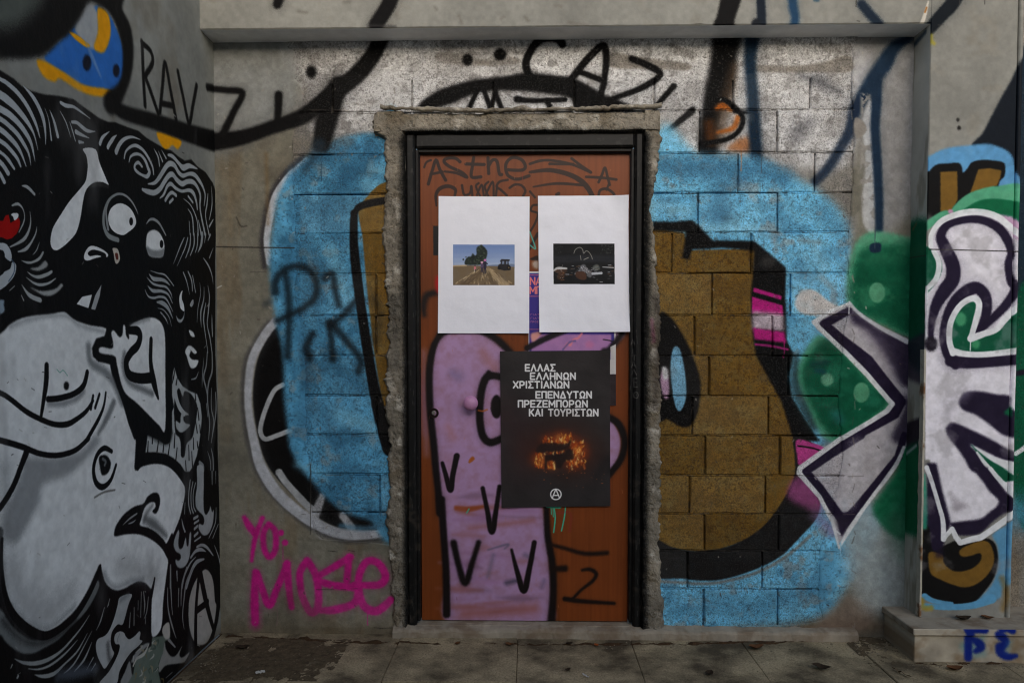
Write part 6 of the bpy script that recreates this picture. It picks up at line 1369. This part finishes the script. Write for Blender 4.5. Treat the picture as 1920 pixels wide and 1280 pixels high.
fix_normals(mk('lock_ring', *lathe([(Y_LEAF - .004, .0225), (Y_LEAF - .0052, .0222), (Y_LEAF - .0052, .0195), (Y_LEAF - .004, .0192)], lp[0], lp[2]), M_DARK, dr))
fix_normals(mk('lock_cylinder', *lathe([(Y_LEAF - .004, .0085), (Y_LEAF - .009, .0085), (Y_LEAF - .0095, .0078)], lp[0], lp[2] + .002, 16), M_STEEL, dr))

# ------------------------------------------------------------------ posters: thin sheets of paper, wrinkled and slightly lifted
def poster(name, quad, y, mat, cv, label, amp=.001, curl=(0, 0, 0, 0), k=1, group=None):
    P = [hy(px, py, y) for px, py in quad]
    def fn(u, t):
        a = P[3] * (1 - u) + P[2] * u; b = P[0] * (1 - u) + P[1] * u; p = a * (1 - t) + b * t
        d = amp * nz(u * 2, t * 3, 1.2, k) + amp * .45 * nz(u * 2, t * 12, 2.0, k + 4)
        c = curl[0] * max(0, (1 - u) * t - .72) ** 2 + curl[1] * max(0, u * t - .72) ** 2 + curl[2] * max(0, u * (1 - t) - .72) ** 2 + curl[3] * max(0, (1 - u) * (1 - t) - .72) ** 2
        return (p[0], y - abs(d) - c, p[2])
    v, f = grid(24, 40, fn); n0 = len(v); W_ = 25
    v2 = [(p[0], p[1] + .0004, p[2]) for p in v]; f2 = [tuple(i + n0 for i in q[::-1]) for q in f]
    o = mk(name, v + v2, f + f2, mat, None, cv, tuple((P[2] + P[3]) / 2), True)
    return tag(o, label, 'poster', group)
poster('poster', Q_PU, Y_PU, M_PAPER[3], C_PU, 'purple poster with pink lettering, mostly hidden behind the white and black sheets', .0005, k=3)
poster('poster', Q_WL, Y_WH, M_PAPER[0], C_WL, 'white sheet with a photo of a tree and tractor in a field', .0030, (.06, .03, .14, .06), 6)
poster('poster', Q_WR, Y_WH - .001, M_PAPER[1], C_WR, 'white sheet with a dark photo of bundles lying on the ground', .0034, (.02, .2, .28, .16), 9)
poster('poster', Q_BK, Y_BK - .002, M_PAPER[2], C_BK, 'black poster with white Greek lettering and a burning building', .0022, (.05, .14, .06, .03), 12)

# ------------------------------------------------------------------ dirt, crumbs and litter on the pavement
def fl(px, py, z=0.0): return hit([(px, py)], 2, z)[0][0]
def mound(name, pts, width, h, seed):
    P = [fl(*p) for p in pts]; v, f = [], []; n = 260; ts = np.linspace(0, len(P) - 1, n + 1)
    for t in ts:
        i = min(int(t), len(P) - 2); p = P[i] + (P[i + 1] - P[i]) * (t - i)
        wd = width * (.6 + .5 * nz(p[0], p[1], 9, seed))
        for q in range(7):
            s = q / 6; hh = h * math.sin(s * math.pi) * (.15 + 1.3 * nz(p[0], s * .15, 11, seed) + .5 * nz(p[0], s, 40, seed)) - .003
            v.append((p[0], p[1] + .02 - wd * s, hh))
    for i in range(n):
        for q in range(6): f.append((i * 7 + q, i * 7 + q + 1, i * 7 + q + 8, i * 7 + q + 7))
    o = mk(name, v, f, M_DIRT, None, None, tuple(P[0]), True); fix_normals(o); tag(o, kind='stuff'); return o
tag(mound('dirt', [(425, 1192), (600, 1202), (800, 1207), (1000, 1209), (1250, 1207), (1450, 1203), (1620, 1196), (1668, 1192)], .045, .012, 3), 'dark soil gathered along the foot of the wall', 'dirt')
tag(mound('dirt', [(1716, 1246), (1800, 1246), (1960, 1240)], .05, .010, 7), 'dark soil along the front of the stone step', 'dirt')
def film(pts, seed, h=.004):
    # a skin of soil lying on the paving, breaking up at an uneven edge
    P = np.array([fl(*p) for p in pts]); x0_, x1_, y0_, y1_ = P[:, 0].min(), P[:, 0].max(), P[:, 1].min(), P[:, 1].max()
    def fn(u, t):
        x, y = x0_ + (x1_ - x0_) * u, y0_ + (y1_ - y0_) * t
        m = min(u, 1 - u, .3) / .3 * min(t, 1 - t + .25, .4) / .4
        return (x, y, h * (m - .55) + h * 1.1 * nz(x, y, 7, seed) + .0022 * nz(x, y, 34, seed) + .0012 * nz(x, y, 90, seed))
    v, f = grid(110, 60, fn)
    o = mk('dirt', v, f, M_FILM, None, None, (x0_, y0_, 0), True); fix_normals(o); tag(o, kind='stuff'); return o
M_FILM = surf('dusty_soil_and_shade', (92, 80, 62), rough=1.0, var=.4, vscale=26, bumps=((70, .8, .006),), grain=(120, .4))
tag(film([(425, 1196), (620, 1205), (640, 1230), (540, 1262), (470, 1300), (330, 1300), (360, 1245)], 4, .003), 'soil and painted dimness over the paving in the left corner', 'dirt')  # soil sheet also darkens the dim corner, shade put into its colour
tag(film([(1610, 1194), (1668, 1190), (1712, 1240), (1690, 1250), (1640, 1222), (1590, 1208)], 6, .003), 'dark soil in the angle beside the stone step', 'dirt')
v, f = [], []
rr = random.Random(31)
def chip(x, y, z, s):
    b = len(v); h = s * rr.uniform(.4, .9)
    for a in range(5):
        t = a * 2 * math.pi / 5 + rr.uniform(-.4, .4); r = s * rr.uniform(.6, 1.1); v.append((x + r * math.cos(t), y + r * math.sin(t), z)); 
    v.append((x + rr.uniform(-.3, .3) * s, y + rr.uniform(-.3, .3) * s, z + h))
    for a in range(5): f.append((b + a, b + (a + 1) % 5, b + 5))
for k in range(620):
    m = k % 5
    if m == 0: p = fl(rr.uniform(1600, 1672), rr.uniform(1186, 1226))
    elif m == 1: p = fl(rr.uniform(430, 1640), abs(rr.gauss(0, 9)) + 1204)
    elif m == 2: p = fl(rr.uniform(1700, 1930), abs(rr.gauss(0, 7)) + 1245)
    elif m == 3: p = fl(rr.uniform(360, 470), rr.uniform(1195, 1290))
    else: p = fl(rr.uniform(340, 1930), rr.uniform(1210, 1320))
    chip(p[0], p[1], .001, rr.choice((.002, .003, .0035, .005)) * (1.5 if m == 0 else 1))
o = mk('crumbs', v, f, surf('plaster_crumb', (128, 116, 98), rough=.95, var=.8, vscale=25), None, None, (0, -.2, 0)); tag(o, 'crumbs of plaster and grit scattered on the pavement', 'grit', kind='stuff')
M_LF = [surf('dry_leaf_' + n_, c_, rough=.8, var=.25, vscale=90) for n_, c_ in (('orange', (150, 80, 40)), ('brown', (92, 62, 40)), ('dark', (52, 42, 32)), ('tan', (150, 120, 84)))]
def leaf(px, py, size, rot, mi, label, group=None, z=.004):
    p = fl(px, py, z); n = 7; v, f = [], []
    for i in range(n + 1):
        t = i / n; wd = size * .30 * math.sin(math.pi * min(t * 1.05, 1)) ** .8 + .0004; x = size * (t - .5)
        lift = size * (.16 * (2 * t - 1) ** 2 + .03 * math.sin(t * 9 + rot))
        for s in (-1, 0, 1):
            v.append((x * math.cos(rot) - s * wd * math.sin(rot), x * math.sin(rot) + s * wd * math.cos(rot), lift + abs(s) * wd * .45))
    for i in range(n):
        for q in range(2): f.append((i * 3 + q, i * 3 + q + 1, i * 3 + q + 4, i * 3 + q + 3))
    v = [(a + p[0], b + p[1], c_ + p[2]) for a, b, c_ in v]
    v2 = [(a, b, c_ - .0006) for a, b, c_ in v]; n0 = len(v); f2 = [tuple(i + n0 for i in q[::-1]) for q in f]
    o = mk('dry_leaf', v + v2, f + f2, M_LF[mi], None, None, tuple(p)); tag(o, label, 'leaf', group); return o
leaf(1637, 1186, .045, .6, 0, 'orange dry leaf at the wall foot beside the stone step', z=.012)
leaf(1418, 1214, .07, .2, 1, 'broad brown leaf lying against the kerb right of the door')
leaf(1540, 1252, .075, -.5, 2, 'long thin dark leaf on the pavement before the blue wall')
leaf(1330, 1262, .05, 1.0, 2, 'curled dark leaf alone on the paving before the brown letter')
leaf(858, 1206, .035, .9, 1, 'small brown leaf under the left part of the door')
leaf(955, 1208, .04, -.3, 1, 'brown leaf under the middle of the door, beside the kerb')
leaf(1068, 1206, .035, .5, 2, 'dark red leaf at the kerb under the black poster')
leaf(1118, 1209, .03, 1.9, 0, 'small orange leaf at the kerb under the right door jamb')
leaf(1790, 1254, .07, .1, 1, 'rust brown leaf in the dirt before the stone step')
leaf(1915, 1235, .06, .4, 0, 'orange leaf tip at the right end of the step front')
leaf(1806, 1160, .07, .12, 2, 'flat dark leaf on the step tread below the column', z=.143)
leaf(1852, 1158, .05, -.5, 1, 'curved brown leaf on the step tread near the pipe', z=.143)
leaf(455, 1214, .06, .3, 2, 'blackened leaf in the dirt at the left wall corner')
leaf(1065, 1255, .03, .8, 2, 'tiny dark leaf out on the paving below the door')
# twig and scraps
def scrap(name, px, py, size, rot, color, label, cat, thin=False):
    p = fl(px, py); v, f = [], []
    n = 6
    for i in range(n + 1):
        t = i / n - .5; wd = size * (.05 if thin else .28 * (1 - .3 * abs(t)))
        x, lf_ = size * t, size * .1 * math.sin(i * 1.9 + rot) ** 2 + .002
        for s, zz in ((-1, 0), (1, size * .06), (1, size * .06 - .001), (-1, -.001)): v.append((p[0] + x * math.cos(rot) - s * wd * math.sin(rot), p[1] + x * math.sin(rot) + s * wd * math.cos(rot), lf_ + zz + .001))
    for i in range(n):
        for q in range(4): f.append((i * 4 + q, i * 4 + (q + 1) % 4, i * 4 + 4 + (q + 1) % 4, i * 4 + 4 + q))
    o = mk(name, v, f, surf(name + '_surface_' + str(px), color, rough=.8, var=.2, vscale=60), None, None, tuple(p)); fix_normals(o); tag(o, label, cat); return o
scrap('paper_scrap', 488, 1261, .035, .5, (190, 186, 176), 'small pale paper scrap on the pavement near the side wall', 'scrap')
scrap('paper_scrap', 1098, 1268, .04, -1.0, (186, 182, 176), 'thin pale scrap on the paving below the right door jamb', 'scrap', True)
scrap('twig', 1690, 1264, .09, 1.9, (96, 78, 58), 'thin dry twig on the pavement before the stone step corner', 'twig', True)
